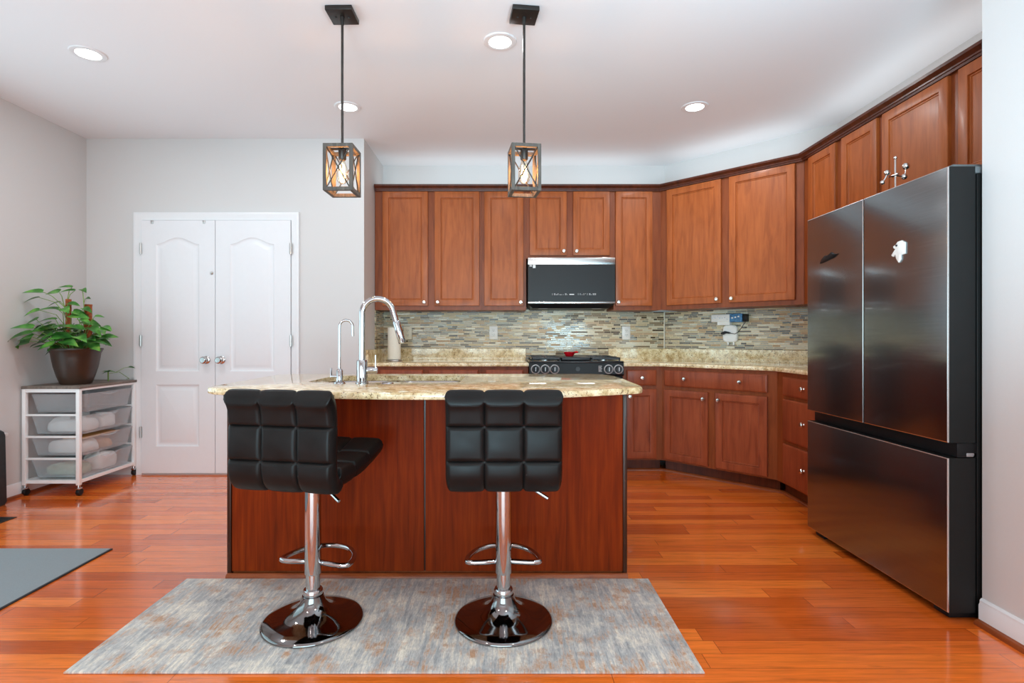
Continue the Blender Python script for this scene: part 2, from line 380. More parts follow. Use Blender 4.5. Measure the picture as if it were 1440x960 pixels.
# ------------------------------------------------------------------ mesh helpers
class MB:
    def __init__(s): s.bm = bmesh.new(); s.mi = 0
    def _tag(s, faces):
        for f in faces: f.material_index = s.mi
    def box(s, x0, x1, y0, y1, z0, z1, bev=0.0, seg=2):
        r = bmesh.ops.create_cube(s.bm, size=1.0)
        vs_ = r['verts']
        for v in vs_:
            v.co = Vector(((x0+x1)/2+v.co.x*(x1-x0), (y0+y1)/2+v.co.y*(y1-y0), (z0+z1)/2+v.co.z*(z1-z0)))
        fs = list({f for v in vs_ for f in v.link_faces}); s._tag(fs)
        if bev > 0:
            es = list({e for v in vs_ for e in v.link_edges})
            rr = bmesh.ops.bevel(s.bm, geom=es, offset=bev, segments=seg, affect='EDGES', profile=0.5)
            s._tag(rr['faces'])
        return s
    def rings(s, rings, cap0=True, cap1=True, closed=True):
        """list of equally long point lists joined into a skin"""
        vr = [[s.bm.verts.new(p) for p in r] for r in rings]
        fs = []
        n = len(vr[0])
        for a, b in zip(vr, vr[1:]):
            for i in range(n if closed else n-1):
                j = (i+1) % n
                try: fs.append(s.bm.faces.new((a[i], a[j], b[j], b[i])))
                except ValueError: pass
        if cap0: fs.append(s.bm.faces.new(list(reversed(vr[0]))))
        if cap1: fs.append(s.bm.faces.new(vr[-1]))
        s._tag(fs)
        return s
    def lathe(s, prof, n=32, c=(0, 0, 0), axis='z', cap=True):
        rs = []
        for r, h in prof:
            ring = []
            for i in range(n):
                a = 2*PI*i/n
                u, w = r*math.cos(a), r*math.sin(a)
                p = {'z': (u, w, h), 'y': (u, h, w), 'x': (h, u, w)}[axis]
                ring.append((p[0]+c[0], p[1]+c[1], p[2]+c[2]))
            rs.append(ring)
        return s.rings(rs, cap, cap)
    def cyl(s, p0, p1, r0, r1=None, n=16):
        return s.tube([p0, p1], [r0, r1 if r1 is not None else r0], n)
    def tube(s, pts, rad, n=12, closed=False, smooth=0):
        pts = [Vector(p) for p in pts]
        if not isinstance(rad, (list, tuple)): rad = [rad]*len(pts)
        k = len(pts)
        rs = []
        up = None
        for i, p in enumerate(pts):
            if closed: t = pts[(i+1) % k]-pts[i-1]
            else: t = pts[min(i+1, k-1)]-pts[max(i-1, 0)]
            t.normalize()
            if up is None:
                up = Vector((0, 0, 1)) if abs(t.z) < 0.9 else Vector((1, 0, 0))
            a = t.cross(up)
            if a.length < 1e-5: a = t.cross(Vector((0, 1, 0)))
            a.normalize(); b = a.cross(t).normalized()
            up = b
            rs.append([p + a*(rad[i]*math.cos(2*PI*j/n)) + b*(rad[i]*math.sin(2*PI*j/n)) for j in range(n)])
        if closed: rs.append(rs[0]); return s.rings(rs, False, False)
        return s.rings(rs)
    def bar(s, p0, p1, w, h=None):
        """square section bar between two points"""
        h = h or w
        p0, p1 = Vector(p0), Vector(p1)
        t = (p1-p0).normalized()
        up = Vector((0, 0, 1)) if abs(t.z) < 0.9 else Vector((0, 1, 0))
        a = t.cross(up).normalized(); b = a.cross(t)
        return s.rings([[p+a*(sx*w/2)+b*(sz*h/2) for sx, sz in ((-1, -1), (1, -1), (1, 1), (-1, 1))] for p in (p0, p1)])
    def ball(s, c, r, seg=16, sz=1.0):
        rr = bmesh.ops.create_uvsphere(s.bm, u_segments=seg, v_segments=max(8, seg//2), radius=r)
        for v in rr['verts']: v.co = Vector((v.co.x+c[0], v.co.y+c[1], v.co.z*sz+c[2]))
        s._tag({f for v in rr['verts'] for f in v.link_faces})
        return s
    def sweep(s, path, prof, closed=False):
        """mitred sweep of profile (outward offset, z) along a plan path; outward is to the right of travel"""
        P = [Vector((p[0], p[1])) for p in path]; k = len(P)
        def nrm(a, b):
            d = (b-a).normalized(); return Vector((d.y, -d.x))
        rs = []
        for i in range(k):
            if closed: n0, n1 = nrm(P[i-1], P[i]), nrm(P[i], P[(i+1) % k])
            else:
                n0 = nrm(P[max(i-1, 0)], P[max(i, 1)]); n1 = nrm(P[min(i, k-2)], P[min(i+1, k-1)])
            m = (n0+n1)/(1+n0.dot(n1))
            rs.append([(P[i].x+m.x*o, P[i].y+m.y*o, z) for o, z in prof])
        if closed: rs.append(rs[0]); return s.rings(rs, False, False)
        return s.rings(rs)
    def slab(s, poly, z0, z1, holes=(), rnd=0.006):
        """plan polygon (counter-clockwise) with holes, rounded top and bottom rim"""
        P = [Vector(p) for p in poly]; k = len(P)
        def off(d):
            out = []
            for i in range(k):
                d0 = (P[i]-P[i-1]).normalized(); d1 = (P[(i+1) % k]-P[i]).normalized()
                n0 = Vector((-d0.y, d0.x)); n1 = Vector((-d1.y, d1.x))
                m = (n0+n1)/max(0.35, (1+n0.dot(n1)))
                out.append(P[i]+m*d)
            return out
        prof = [(rnd, z0), (rnd*0.3, z0+rnd*0.3), (0, z0+rnd), (0, z1-rnd), (rnd*0.3, z1-rnd*0.3), (rnd, z1)]
        vr = []
        for d, z in prof: vr.append([s.bm.verts.new((p.x, p.y, z)) for p in off(d)])
        fs = []
        for a, b in zip(vr, vr[1:]):
            for i in range(k):
                j = (i+1) % k; fs.append(s.bm.faces.new((a[i], a[j], b[j], b[i])))
        hv = []
        for h in holes:
            lo = [s.bm.verts.new((p[0], p[1], z0)) for p in h]; hi = [s.bm.verts.new((p[0], p[1], z1)) for p in h]
            for i in range(len(h)):
                j = (i+1) % len(h); fs.append(s.bm.faces.new((lo[j], lo[i], hi[i], hi[j])))
            hv.append((lo, hi))
        for side, w in ((0, 0), (5, 1)):
            es = []
            for loop in [vr[side]]+[h[w] for h in hv]:
                for i in range(len(loop)):
                    a, b = loop[i], loop[(i+1) % len(loop)]
                    e = s.bm.edges.get((a, b)) or s.bm.edges.new((a, b)); es.append(e)
            r = bmesh.ops.triangle_fill(s.bm, use_beauty=True, use_dissolve=False, edges=es)
            fs += [g for g in r['geom'] if isinstance(g, bmesh.types.BMFace)]
        s._tag(fs)
        return s
    def build(s, name, mats, parent=None, smooth=35, keep=False):
        bm = s.bm
        bmesh.ops.remove_doubles(bm, verts=bm.verts, dist=1e-6)
        bmesh.ops.recalc_face_normals(bm, faces=bm.faces)
        me = bpy.data.meshes.new(name)
        bm.to_mesh(me); bm.free()
        for m in (mats if isinstance(mats, (list, tuple)) else [mats]):
            me.materials.append(M[m] if isinstance(m, str) else m)
        if smooth:
            me.shade_smooth()
            me.set_sharp_from_angle(angle=R(smooth))
        o = bpy.data.objects.new(name, me); C.objects.link(o)
        if parent is not None: o.parent = parent
        return o

def tag(o, label, cat, group=None):
    o['label'] = label; o['category'] = cat
    if group: o['group'] = group
    return o
def thing(name, label, cat, loc=(0, 0, 0), rz=0.0, group=None):
    o = bpy.data.objects.new(name, None); o.empty_display_size = 0.1
    C.objects.link(o); o.location = loc; o.rotation_euler = (0, 0, rz)
    return tag(o, label, cat, group)
def struct(o): o['kind'] = 'structure'; return o

# ------------------------------------------------------------------ the room
CEIL = 2.73
XL, XR, YP, YK, XE = -3.395, 2.527, 4.40, 5.09, -1.135     # left wall, right kitchen wall, pantry wall, kitchen wall, return wall
XN, YN = 1.86, 2.10                                          # near right wall and its end
YB = -3.4
T = 0.12
DIAG = 6.611                                                 # diagonal wall: x + y
struct(MB().box(XL-T, 3.2, YB-T, YK+T, -0.1, 0).build('floor', 'floor'))
struct(MB().box(XL-T, 3.2, YB-T, YK+T, CEIL, CEIL+0.1).build('ceiling', 'ceiling_paint'))
# left wall with a low window further forward
w = MB()
w.box(XL-T, XL, YB, 0.6, 0, CEIL).box(XL-T, XL, 3.58, YP+T, 0, CEIL).box(XL-T, XL, 0.6, 3.58, 0, 0.45).box(XL-T, XL, 0.6, 3.58, 2.25, CEIL)
struct(w.build('wall_left', 'wall_paint'))
struct(MB().box(XL, XE, YP, YP+T, 0, CEIL).build('wall_pantry', 'wall_paint'))
struct(MB().box(XE-T, XE, YP+T, YK, 0, CEIL).build('wall_return', 'wall_paint'))
struct(MB().box(XE-T, DIAG-YK+0.02, YK, YK+T, 0, CEIL).build('wall_back', 'wall_paint'))
w = MB()
ax, ay, bx_, by = DIAG-YK, YK, XR, DIAG-XR
w.rings([[(ax, ay, z), (bx_, by, z), (bx_+0.1, by+0.1, z), (ax+0.1, ay+0.1, z)] for z in (0, CEIL)])
struct(w.build('wall_corner', 'wall_paint'))
struct(MB().box(XR, XR+T, YN-0.12, DIAG-XR, 0, CEIL).build('wall_right', 'wall_paint'))
struct(MB().box(XN, XR, YB, YN, 0, CEIL).build('wall_near', 'wall_paint'))
# wall behind the camera with wide patio door opening
w = MB()
w.box(XL-T, -2.9, YB-T, YB, 0, CEIL).box(1.7, XN, YB-T, YB, 0, CEIL).box(-2.9, 1.7, YB-T, YB, 2.3, CEIL)
struct(w.build('wall_rear', 'wall_paint'))

BB = [(0, 0), (0.014, 0), (0.014, 0.075), (0.010, 0.083), (0.010, 0.092), (0.004, 0.10), (0, 0.10)]
SH = [(0.0, 0), (0.020, 0), (0.019, 0.008), (0.013, 0.016), (0.0, 0.020)]
off = lambda prof, d: [(o+d, z) for o, z in prof]
def molding(name, path, prof, mat): return struct(MB().sweep(path, prof).build(name, mat))
BB1 = [(o*0.7, z) for o, z in BB]
molding('baseboard_left', [(XL, 0.2), (XL, YP-0.001)], BB1, 'trim_white')
molding('baseboard_pantry', [(XL+0.011, YP), (-3.0, YP)], BB1, 'trim_white')
molding('baseboard_pantry_end', [(-1.66, YP), (XE, YP)], BB1, 'trim_white')
molding('baseboard_near', [(XN, YN), (XN, -1.0)], BB, 'trim_white')
molding('trim_1', [(XN-0.014, YN), (XN-0.014, -1.0)], SH, 'shoe_wood')
molding('trim_2', [(XL+0.010, 0.2), (XL+0.010, YP-0.02)], SH, 'shoe_wood')
# window stool (its far end shows at the picture's left edge) and jamb
o = struct(bpy.data.objects.new('window_1', None)); C.objects.link(o)
MB().box(XL-T, XL+0.045, 0.5, 3.66, 0.445, 0.470, 0.006).build('window_sill', 'trim_white', o)
f = MB()
for y0, y1, z0, z1 in ((0.6, 3.58, 2.20, 2.25), (0.6, 0.65, 0.47, 2.2), (3.53, 3.58, 0.47, 2.2), (2.05, 2.11, 0.47, 2.2)):
    f.box(XL-0.09, XL-0.03, y0, y1, z0, z1, 0.004)
f.build('window_frame', 'trim_white', o)

# ------------------------------------------------------------------ pantry double door
def panel_outline(x0, x1, z0, z1, arch, d, n=24):
    pts = [(x0+d, z0+d), (x1-d, z0+d)]
    for i in range(n+1):
        t = i/n
        s = (0.5-0.5*math.cos(2*PI*t))
        s = s**0.85
        pts.append((x1-d-(x1-x0-2*d)*t, z1-d+arch*s))
    return pts
def door_leaf(parent, x0, x1, z0, z1, y, panels, hinge_left):
    g = MB(); bm = g.bm
    depth = 0.035
    steps = [(0.0, 0.0), (0.004, 0.0035), (0.012, 0.0075), (0.022, 0.0085), (0.030, 0.0075), (0.046, 0.001), (0.050, 0.0)]
    outer = [bm.verts.new(p) for p in ((x0, y, z0), (x1, y, z0), (x1, y, z1), (x0, y, z1))]
    loops = [outer]
    inner_all = []
    for (a, b, c, d, arch) in panels:
        rr = [[bm.verts.new((p[0], y+dp, p[1])) for p in panel_outline(a, b, c, d, arch, ins)] for ins, dp in steps]
        loops.append(rr[0]); inner_all.append(rr)
    es = []
    for lp in loops:
        for i in range(len(lp)): es.append(bm.edges.new((lp[i], lp[(i+1) % len(lp)])))
    bmesh.ops.triangle_fill(bm, use_beauty=True, edges=es)
    for rr in inner_all:
        for a, b in zip(rr, rr[1:]):
            for i in range(len(a)):
                j = (i+1) % len(a); bm.faces.new((a[i], a[j], b[j], b[i]))
        bm.faces.new(rr[-1])
    back = [bm.verts.new((v.co.x, y+depth, v.co.z)) for v in outer]
    for i in range(4):
        j = (i+1) % 4; bm.faces.new((outer[i], outer[j], back[j], back[i]))
    bm.faces.new(back)
    leaf = g.build('door_leaf', 'door_white', parent, smooth=25)
    kx = x1-0.068 if hinge_left else x0+0.050
    kz = 0.932
    MB().lathe([(0.0, y+0.001), (0.031, y+0.001), (0.031, y-0.004), (0.024, y-0.009), (0.012, y-0.012), (0.011, y-0.030), (0.020, y-0.036),
                (0.028, y-0.046), (0.028, y-0.056), (0.020, y-0.064), (0.0, y-0.066)], 28, (kx, 0, kz), 'y', False).build('knob', 'knob_steel', leaf)
    hx = x0-0.004 if hinge_left else x1+0.004
    for hz in (0.347, 1.087, 1.833):
        h = MB().cyl((hx, y-0.006, hz-0.045), (hx, y-0.006, hz+0.045), 0.007)
        h.box(hx-0.012, hx+0.012, y-0.0035, y-0.0008, hz-0.044, hz+0.044)
        h.build('hinge', 'satin_steel', leaf)
    return leaf
door = struct(bpy.data.objects.new('door_1', None)); C.objects.link(door)
DY = YP-0.022
dx0, dxm, dx1 = -2.933, -2.335, -1.726
door_leaf(door, dx0, dxm-0.002, 0.016, 2.062, DY, [(-2.815, -2.465, 0.84, 1.868, 0.055), (-2.815, -2.465, 0.232, 0.732, 0.0)], True)
lf = door_leaf(door, dxm+0.002, dx1, 0.016, 2.062, DY, [(-2.215, -1.858, 0.84, 1.868, 0.055), (-2.215, -1.858, 0.232, 0.732, 0.0)], False)
# small door bumper near the top of the left leaf and the catches on the head
MB().lathe([(0.0, DY), (0.012, DY), (0.012, DY-0.008), (0.006, DY-0.014), (0, DY-0.014)], 16, (-2.362, 0, 1.635), 'y', False).build('bumper', 'satin_steel', door)
for cx in (-2.845, -2.425):
    MB().box(cx-0.010, cx+0.010, DY-0.006, DY+0.002, 2.035, 2.062, 0.002).build('catch', 'satin_steel', door)
# casing: 57 mm with a back band
cs = MB()
prof = [(0.0, 0.0), (0.0, 0.011), (0.012, 0.014), (0.040, 0.020), (0.052, 0.022), (0.062, 0.020), (0.064, 0.0)]
ox0, ox1, oz = dx0-0.004, dx1+0.004, 2.066
stn = []
for (px, pz, mx, mz) in ((ox0, 0.0, -1, 0), (ox0, oz, -1, 1), (ox1, oz, 1, 1), (ox1, 0.0, 1, 0)):
    stn.append([(px+mx*a, YP-h, pz+mz*a) for a, h in prof])
cs.rings(stn)
struct(cs.build('trim_3', 'trim_white'))

# ------------------------------------------------------------------ kitchen cabinets
def shaker(w, h, t=0.020, rail=0.055, c=(0, 0)):
    """recessed panel door, front at y=-t, width centred at x=c0, bottom at z=c1"""
    def ring(i, y): return [(c[0]-w/2+i, y, c[1]+i), (c[0]+w/2-i, y, c[1]+i), (c[0]+w/2-i, y, c[1]+h-i), (c[0]-w/2+i, y, c[1]+h-i)]
    g = MB()
    g.rings([ring(0, 0), ring(0, -t+0.005), ring(0.002, -t+0.001), ring(0.006, -t), ring(rail-0.004, -t), ring(rail-0.001, -t+0.001), ring(rail+0.001, -t+0.009),
             ring(rail+0.004, -t+0.0075), ring(rail+0.008, -t+0.008), ring(rail+0.011, -t+0.0125)])
    return g
def slab_front(w, h, t=0.020, c=(0, 0)):
    def ring(i, y): return [(c[0]-w/2+i, y, c[1]+i), (c[0]+w/2-i, y, c[1]+i), (c[0]+w/2-i, y, c[1]+h-i), (c[0]-w/2+i, y, c[1]+h-i)]
    return MB().rings([ring(0, 0), ring(0, -t+0.006), ring(0.006, -t+0.002), ring(0.012, -t)])
def knob(parent, x, z, y=-0.020, mat='nickel'):
    MB().lathe([(0.0, y+0.001), (0.009, y+0.001), (0.008, y-0.002), (0.005, y-0.006), (0.006, y-0.012), (0.013, y-0.016), (0.0155, y-0.021), (0.013, y-0.026), (0.0, y-0.028)],
               20, (x, 0, z), 'y', False).build('knob', mat, parent)
def cabinet(name, label, cat, loc, rz, w, z0, z1, depth, fronts, wood_, frame, group=None, toe=0.0, drop=0.0):
    """local x along the front, y into the wall. fronts: (kind, x0, x1, z0, z1, [(knob x, knob z)...])"""
    t = thing(name, label, cat, loc, rz, group)
    b = MB()
    b.box(0, w, 0.0, depth, z0, z1)
    b.build('carcass', frame, t, smooth=0)
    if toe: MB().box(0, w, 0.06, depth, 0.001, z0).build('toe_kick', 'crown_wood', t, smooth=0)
    for kind, x0, x1, a, b_, kn in fronts:
        c = ((x0+x1)/2, a)
        g = shaker(x1-x0, b_-a, c=c) if kind == 'door' else slab_front(x1-x0, b_-a, c=c)
        o = g.build('door' if kind == 'door' else 'drawer_front', wood_, t, smooth=25)
        for kx, kz in kn: knob(o, kx, kz)
    return t

UF = 4.76                 # face of the wall cabinets on the back wall
UZ0, UZ1, DZ0, DZ1 = 1.356, 2.43, 1.392, 2.396
DU = YK-UF-0.002
gU = 'cherry wall cabinets'
L0 = XE+0.004
cabinet('upper_cabinet', 'cherry wall cabinet with two tall doors beside the grey return wall, left of the microwave', 'cabinet', (L0, UF, 0), 0, -0.190-L0, UZ0, UZ1, DU,
        [('door', -1.063-L0, -0.663-L0, DZ0, DZ1, [(-0.695-L0, 1.425)]), ('door', -0.605-L0, -0.212-L0, DZ0, DZ1, [(-0.577-L0, 1.425)])], 'cabinet_wood', 'stile_wood', gU)
cabinet('upper_cabinet', 'narrow single-door cherry wall cabinet directly left of the microwave', 'cabinet', (-0.189, UF, 0), 0, 0.389, UZ0, UZ1, DU,
        [('door', 0.021, 0.364, DZ0, DZ1, [(0.340, 1.425)])], 'cabinet_wood', 'stile_wood', gU)
cabinet('upper_cabinet', 'short two-door cherry cabinet above the microwave', 'cabinet', (0.201, UF, 0), 0, 0.7685, 1.808, UZ1, DU,
        [('door', 0.030, 0.354, 1.834, DZ1, [(0.327, 1.872)]), ('door', 0.411, 0.732, 1.834, DZ1, [(0.440, 1.872)])], 'cabinet_wood', 'stile_wood', gU)
cabinet('upper_cabinet', 'narrow single-door cherry wall cabinet directly right of the microwave', 'cabinet', (0.970, UF, 0), 0, 1.384-0.970, UZ0, UZ1, DU,
        [('door', 0.014, 0.338, DZ0, DZ1, [(0.038, 1.425)])], 'cabinet_wood', 'stile_wood', gU)
UX = 2.197
cabinet('upper_cabinet', 'cherry wall cabinet set across the corner at an angle, two wide doors', 'cabinet', (1.384, UF, 0), R(-45), 1.148, UZ0, UZ1, 0.325,
        [('door', 0.066, 0.543, DZ0, DZ1, [(0.515, 1.425)]), ('door', 0.606, 1.092, DZ0, DZ1, [(0.634, 1.425)])], 'cabinet_wood', 'stile_wood', gU)
YC = 3.946
cabinet('upper_cabinet', 'cherry wall cabinet on the right wall behind the top of the refrigerator, two narrow doors', 'cabinet', (UX, YC, 0), R(-90), YC-3.137, UZ0, UZ1, XR-UX-0.002,
        [('door', 0.080, 0.392, DZ0, DZ1, [(0.365, 1.425)]), ('door', 0.457, 0.787, DZ0, DZ1, [(0.485, 1.425)])], 'cabinet_wood', 'stile_wood', gU)
cabinet('upper_cabinet', 'cherry cabinet above the refrigerator with two doors beside the near wall', 'cabinet', (UX, 3.136, 0), R(-90), 3.136-2.103, 1.835, UZ1, XR-UX-0.002,
        [('door', 0.024, 0.484, 1.86, DZ1, [(0.455, 1.90)]), ('door', 0.545, 1.005, 1.86, DZ1, [(0.573, 1.90)])], 'cabinet_wood', 'stile_wood', gU)
# crown moulding running over all of them
CR = [(0.0005, 2.398), (0.022, 2.398), (0.024, 2.410), (0.030, 2.412), (0.031, 2.420), (0.044, 2.432), (0.050, 2.436), (0.052, 2.450), (0.0005, 2.450)]
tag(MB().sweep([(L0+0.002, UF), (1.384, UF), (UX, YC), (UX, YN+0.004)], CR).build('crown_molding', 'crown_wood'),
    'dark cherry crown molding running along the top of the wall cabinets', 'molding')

# base cabinets
BF = 4.475
BZ0, BZ1 = 0.10, 0.874
gB = 'cherry base cabinets'
DB = YK-BF-0.002
drw = (0.717, 0.847); dor = (0.115, 0.688)
def unit2(o, spans):
    r = []
    for i, (a, b) in enumerate(spans):
        a -= o; b -= o
        r.append(('drawer', a, b, drw[0], drw[1], [((a+b)/2, 0.782)]))
        r.append(('door', a, b, dor[0], dor[1], [((b-0.03) if i == 0 else (a+0.03), 0.645)]))
    return r
cabinet('base_cabinet', 'cherry base cabinet behind the faucets, two drawers over two doors', 'cabinet', (L0, BF, 0), 0, -0.190-L0, BZ0, BZ1, DB,
        unit2(L0, [(-1.02, -0.664), (-0.6155, -0.2075)]), 'cabinet_wood_shaded', 'stile_wood', gB, toe=1)
cabinet('base_cabinet', 'narrow cherry base cabinet left of the range with one drawer', 'cabinet', (-0.189, BF, 0), 0, 0.395, BZ0, BZ1, DB,
        unit2(-0.189, [(-0.1465, 0.165)]), 'cabinet_wood_shaded', 'stile_wood', gB, toe=1)
cabinet('base_cabinet', 'narrow cherry base cabinet right of the range, one drawer over one door', 'cabinet', (0.987, BF, 0), 0, 1.313-0.987, BZ0, BZ1, DB,
        [('drawer', 0.030, 0.276, drw[0], drw[1], [(0.153, 0.782)]), ('door', 0.030, 0.276, dor[0], dor[1], [(0.052, 0.628)])], 'cabinet_wood_shaded', 'stile_wood', gB, toe=1)
cabinet('base_cabinet', 'angled corner base cabinet with one wide two-knob drawer over two doors', 'cabinet', (1.313, BF, 0), R(-45), 0.895, BZ0, BZ1, 0.578,
        [('drawer', 0.026, 0.833, drw[0], drw[1], [(0.210, 0.782), (0.645, 0.782)]), ('door', 0.026, 0.396, dor[0], dor[1], [(0.365, 0.635)]),
         ('door', 0.454, 0.833, dor[0], dor[1], [(0.485, 0.635)])], 'cabinet_wood_shaded', 'stile_wood', gB, toe=1)
BX, BY = 1.946, 3.842
cabinet('base_cabinet', 'cherry base cabinet with a stack of three drawers next to the refrigerator', 'cabinet', (BX, BY, 0), R(-90), BY-3.13, BZ0, BZ1, XR-BX-0.002,
        [('drawer', 0.105, 0.66, 0.715, 0.842, [(0.375, 0.780)]), ('drawer', 0.105, 0.66, 0.408, 0.690, [(0.375, 0.552)]), ('drawer', 0.105, 0.66, 0.112, 0.383, [(0.375, 0.255)])],
        'cabinet_wood_shaded', 'stile_wood', gB, toe=1)
TK = [(0.0, 0.0), (0.018, 0.0), (0.017, 0.008), (0.010, 0.016), (0.0, 0.019)]
def toe_path(pts, d):
    """shift a path inward by d (to the left of travel)"""
    return pts
molding('trim_4', [(0.99, BF+0.059), (1.313+0.0246, BF+0.059), (BX+0.059, BY+0.0246), (BX+0.059, 3.14)], TK, 'shoe_wood')

# countertops
CZ0, CZ1 = 0.875, 0.905
ce = 0.035
def granite_top(name, label, poly, splash):
    t = thing(name, label, 'countertop', (0, 0, 0))
    MB().slab(poly, CZ0, CZ1, rnd=0.005).build('slab', 'granite', t, smooth=30)
    for p in splash:
        MB().sweep(p, [(0, CZ1), (0.020, CZ1), (0.020, 1.009), (0.017, 1.012), (0, 1.012)]).build('upstand', 'granite', t)
    return t
g = 0.002
granite_top('countertop', 'beige granite countertop behind the sink, left of the range',
            [(XE+g, BF-ce), (0.208, BF-ce), (0.208, YK-g), (XE+g, YK-g)], [[(XE+g, BF-ce), (XE+g, YK-g), (0.208, YK-g)]])
sq = math.sqrt(2)
k = ce*(sq-1)
granite_top('countertop', 'beige granite countertop running from the range around the angled corner to the refrigerator',
            [(0.985, BF-ce), (1.313-k, BF-ce), (BX-ce, BY-k), (BX-ce, 3.125), (XR-g, 3.125), (XR-g, DIAG-XR-g*2), (DIAG-YK-g*2, YK-g), (0.985, YK-g)],
            [[(0.985, YK-g), (DIAG-YK-g*2, YK-g), (XR-g, DIAG-XR-g*2), (XR-g, 3.125)]])
# mosaic tile panels
def tile_panel(loc, rz, segs, th=0.008):
    b = MB()
    for x0, x1, z0, z1 in segs: b.box(x0, x1, -th, 0, z0, z1)
    o = b.build('tile_backsplash', 'mosaic', smooth=0); o.location = loc; o.rotation_euler = (0, 0, rz)
    return struct(o)
tile_panel((0, YK-0.001, 0), 0, [(XE+0.009, 0.209, 1.013, UZ0-0.002), (0.209, 0.984, 0.93, 1.40), (0.984, DIAG-YK-0.006, 1.013, UZ0-0.002)])
tile_panel((XE+0.001, UF, 0), R(90), [(0.0, YK-UF-0.01, 1.013, UZ0-0.002)])
tile_panel((DIAG-YK-0.001, YK-0.001, 0), R(-45), [(0.006, (XR-DIAG+YK)*sq-0.006, 1.013, UZ0-0.002)])
tile_panel((XR-0.001, DIAG-XR, 0), R(-90), [(0.006, DIAG-XR-3.13, 1.013, UZ0-0.002)])
# pale corner beads where the tile turns
MB().box(DIAG-YK-0.012, DIAG-YK-0.004, YK-0.0135, YK-0.0085, 1.013, UZ0-0.004, 0.002)
struct(MB().box(DIAG-YK-0.015, DIAG-YK-0.007, YK-0.0145, YK-0.0085, 1.013, UZ0-0.004).build('trim_5', 'ivory_plastic'))

# ------------------------------------------------------------------ island
IX0, IX1, IY0, IY1 = -1.278, 0.573, 2.503, 3.20
IZ = 0.863
isl = thing('kitchen_island', 'cherry kitchen island with plain wood back panels behind the bar stools', 'island', (0, 0, 0))
b = MB()
b.box(IX0+0.02, IX1-0.02, IY0+0.012, IY1, 0.0, 0.60); b.box(IX0+0.02, IX1-0.02, IY0+0.012, 2.565, 0.60, IZ); b.box(IX0+0.02, IX1-0.02, 3.13, IY1, 0.60, IZ)
b.box(IX0+0.02, -1.05, 2.565, 3.13, 0.60, IZ); b.box(-0.14, IX1-0.02, 2.565, 3.13, 0.60, IZ)
b.build('carcass', 'stile_wood', isl, smooth=0)
xs = -0.365
MB().box(IX0+0.020, xs-0.004, IY0, IY0+0.011, 0.03, IZ, 0.002).build('back_panel', 'island_wood', isl, smooth=0)
MB().box(xs+0.004, IX1-0.020, IY0, IY0+0.011, 0.03, IZ, 0.002).build('back_panel', 'island_wood', isl, smooth=0)
MB().box(xs-0.010, xs+0.010, IY0+0.008, IY0+0.0118, 0.03, IZ).build('seam_strip', 'island_trim', isl, smooth=0)
for x0 in (IX0, IX1-0.020):
    p = MB().box(x0, x0+0.019, IY0-0.006, IY0+0.03, 0.0, IZ, 0.003).build('corner_trim', 'island_trim', isl)
    for z in (0.16, 0.45, 0.74): MB().lathe([(0, IY0-0.0075), (0.003, IY0-0.0075), (0.003, IY0-0.005), (0, IY0-0.005)], 10, (x0+0.010, 0, z), 'y', False).build('nail', 'crown_wood', p)
MB().box(IX0, IX0+0.0195, IY0+0.031, IY1, 0.0, IZ).build('end_panel', 'island_wood', isl, smooth=0)
MB().box(IX1-0.0195, IX1, IY0+0.031, IY1, 0.0, IZ).build('end_panel', 'island_wood', isl, smooth=0)
MB().sweep([(IX0, IY0-0.006), (IX1, IY0-0.006)], [(0, 0.001), (0.016, 0.001), (0.015, 0.010), (0.008, 0.020), (0, 0.024)]).build('shoe_molding', 'shoe_wood', isl)
for i in range(3):
    a = IX0+0.06+i*0.59
    shaker(0.54, 0.62, c=(0, 0.12))
    d_ = shaker(0.54, 0.70, c=(-(a+0.27), 0.12)).build('door', 'cabinet_wood_shaded', isl, smooth=25)
    d_.rotation_euler = (0, 0, PI); d_.location = (0, IY1+0.0005, 0)

# island granite top with bowed front and sink cut-out
tz0, tz1 = IZ+0.001, 0.893
front = [(-1.318, 2.50), (-1.305, 2.385), (-1.255, 2.335), (-1.05, 2.27), (-0.86, 2.213), (-0.673, 2.168), (-0.48, 2.142), (-0.303, 2.133), (-0.10, 2.142), (0.08, 2.165),
         (0.254, 2.212), (0.40, 2.272), (0.53, 2.338), (0.595, 2.368), (0.617, 2.40), (0.628, 2.47), (0.640, 2.868), (0.632, 3.10), (0.590, 3.235), (0.54, 3.266),
         (-1.27, 3.266), (-1.338, 3.19)]
def smooth_loop(pts, k=4, keep=()):
    out = []; n = len(pts)
    for i in range(n):
        p0, p1, p2, p3 = [Vector(pts[(i+j) % n]) for j in (-1, 0, 1, 2)]
        m = k if (p2-p1).length < 0.6 else 1
        for s in range(m):
            t = s/m
            if m == 1: out.append(p1); continue
            l = 0.5
            q = 0.5*((2*p1)+(-p0+p2)*t+(2*p0-5*p1+4*p2-p3)*t*t+(-p0+3*p1-3*p2+p3)*t**3)
            out.append(q)
    return [tuple(p) for p in out]
def dense(pts, seg=4):
    """Catmull-Rom only along the bowed front; elsewhere straight"""
    out = []
    for i in range(len(pts)):
        p1, p2 = Vector(pts[i]), Vector(pts[(i+1) % len(pts)])
        if 2 <= i <= 12:
            p0, p3 = Vector(pts[i-1]), Vector(pts[(i+2) % len(pts)])
            for s in range(seg):
                t = s/seg
                out.append(0.5*((2*p1)+(-p0+p2)*t+(2*p0-5*p1+4*p2-p3)*t*t+(-p0+3*p1-3*p2+p3)*t**3))
        else: out.append(p1)
    return [tuple(p) for p in out]
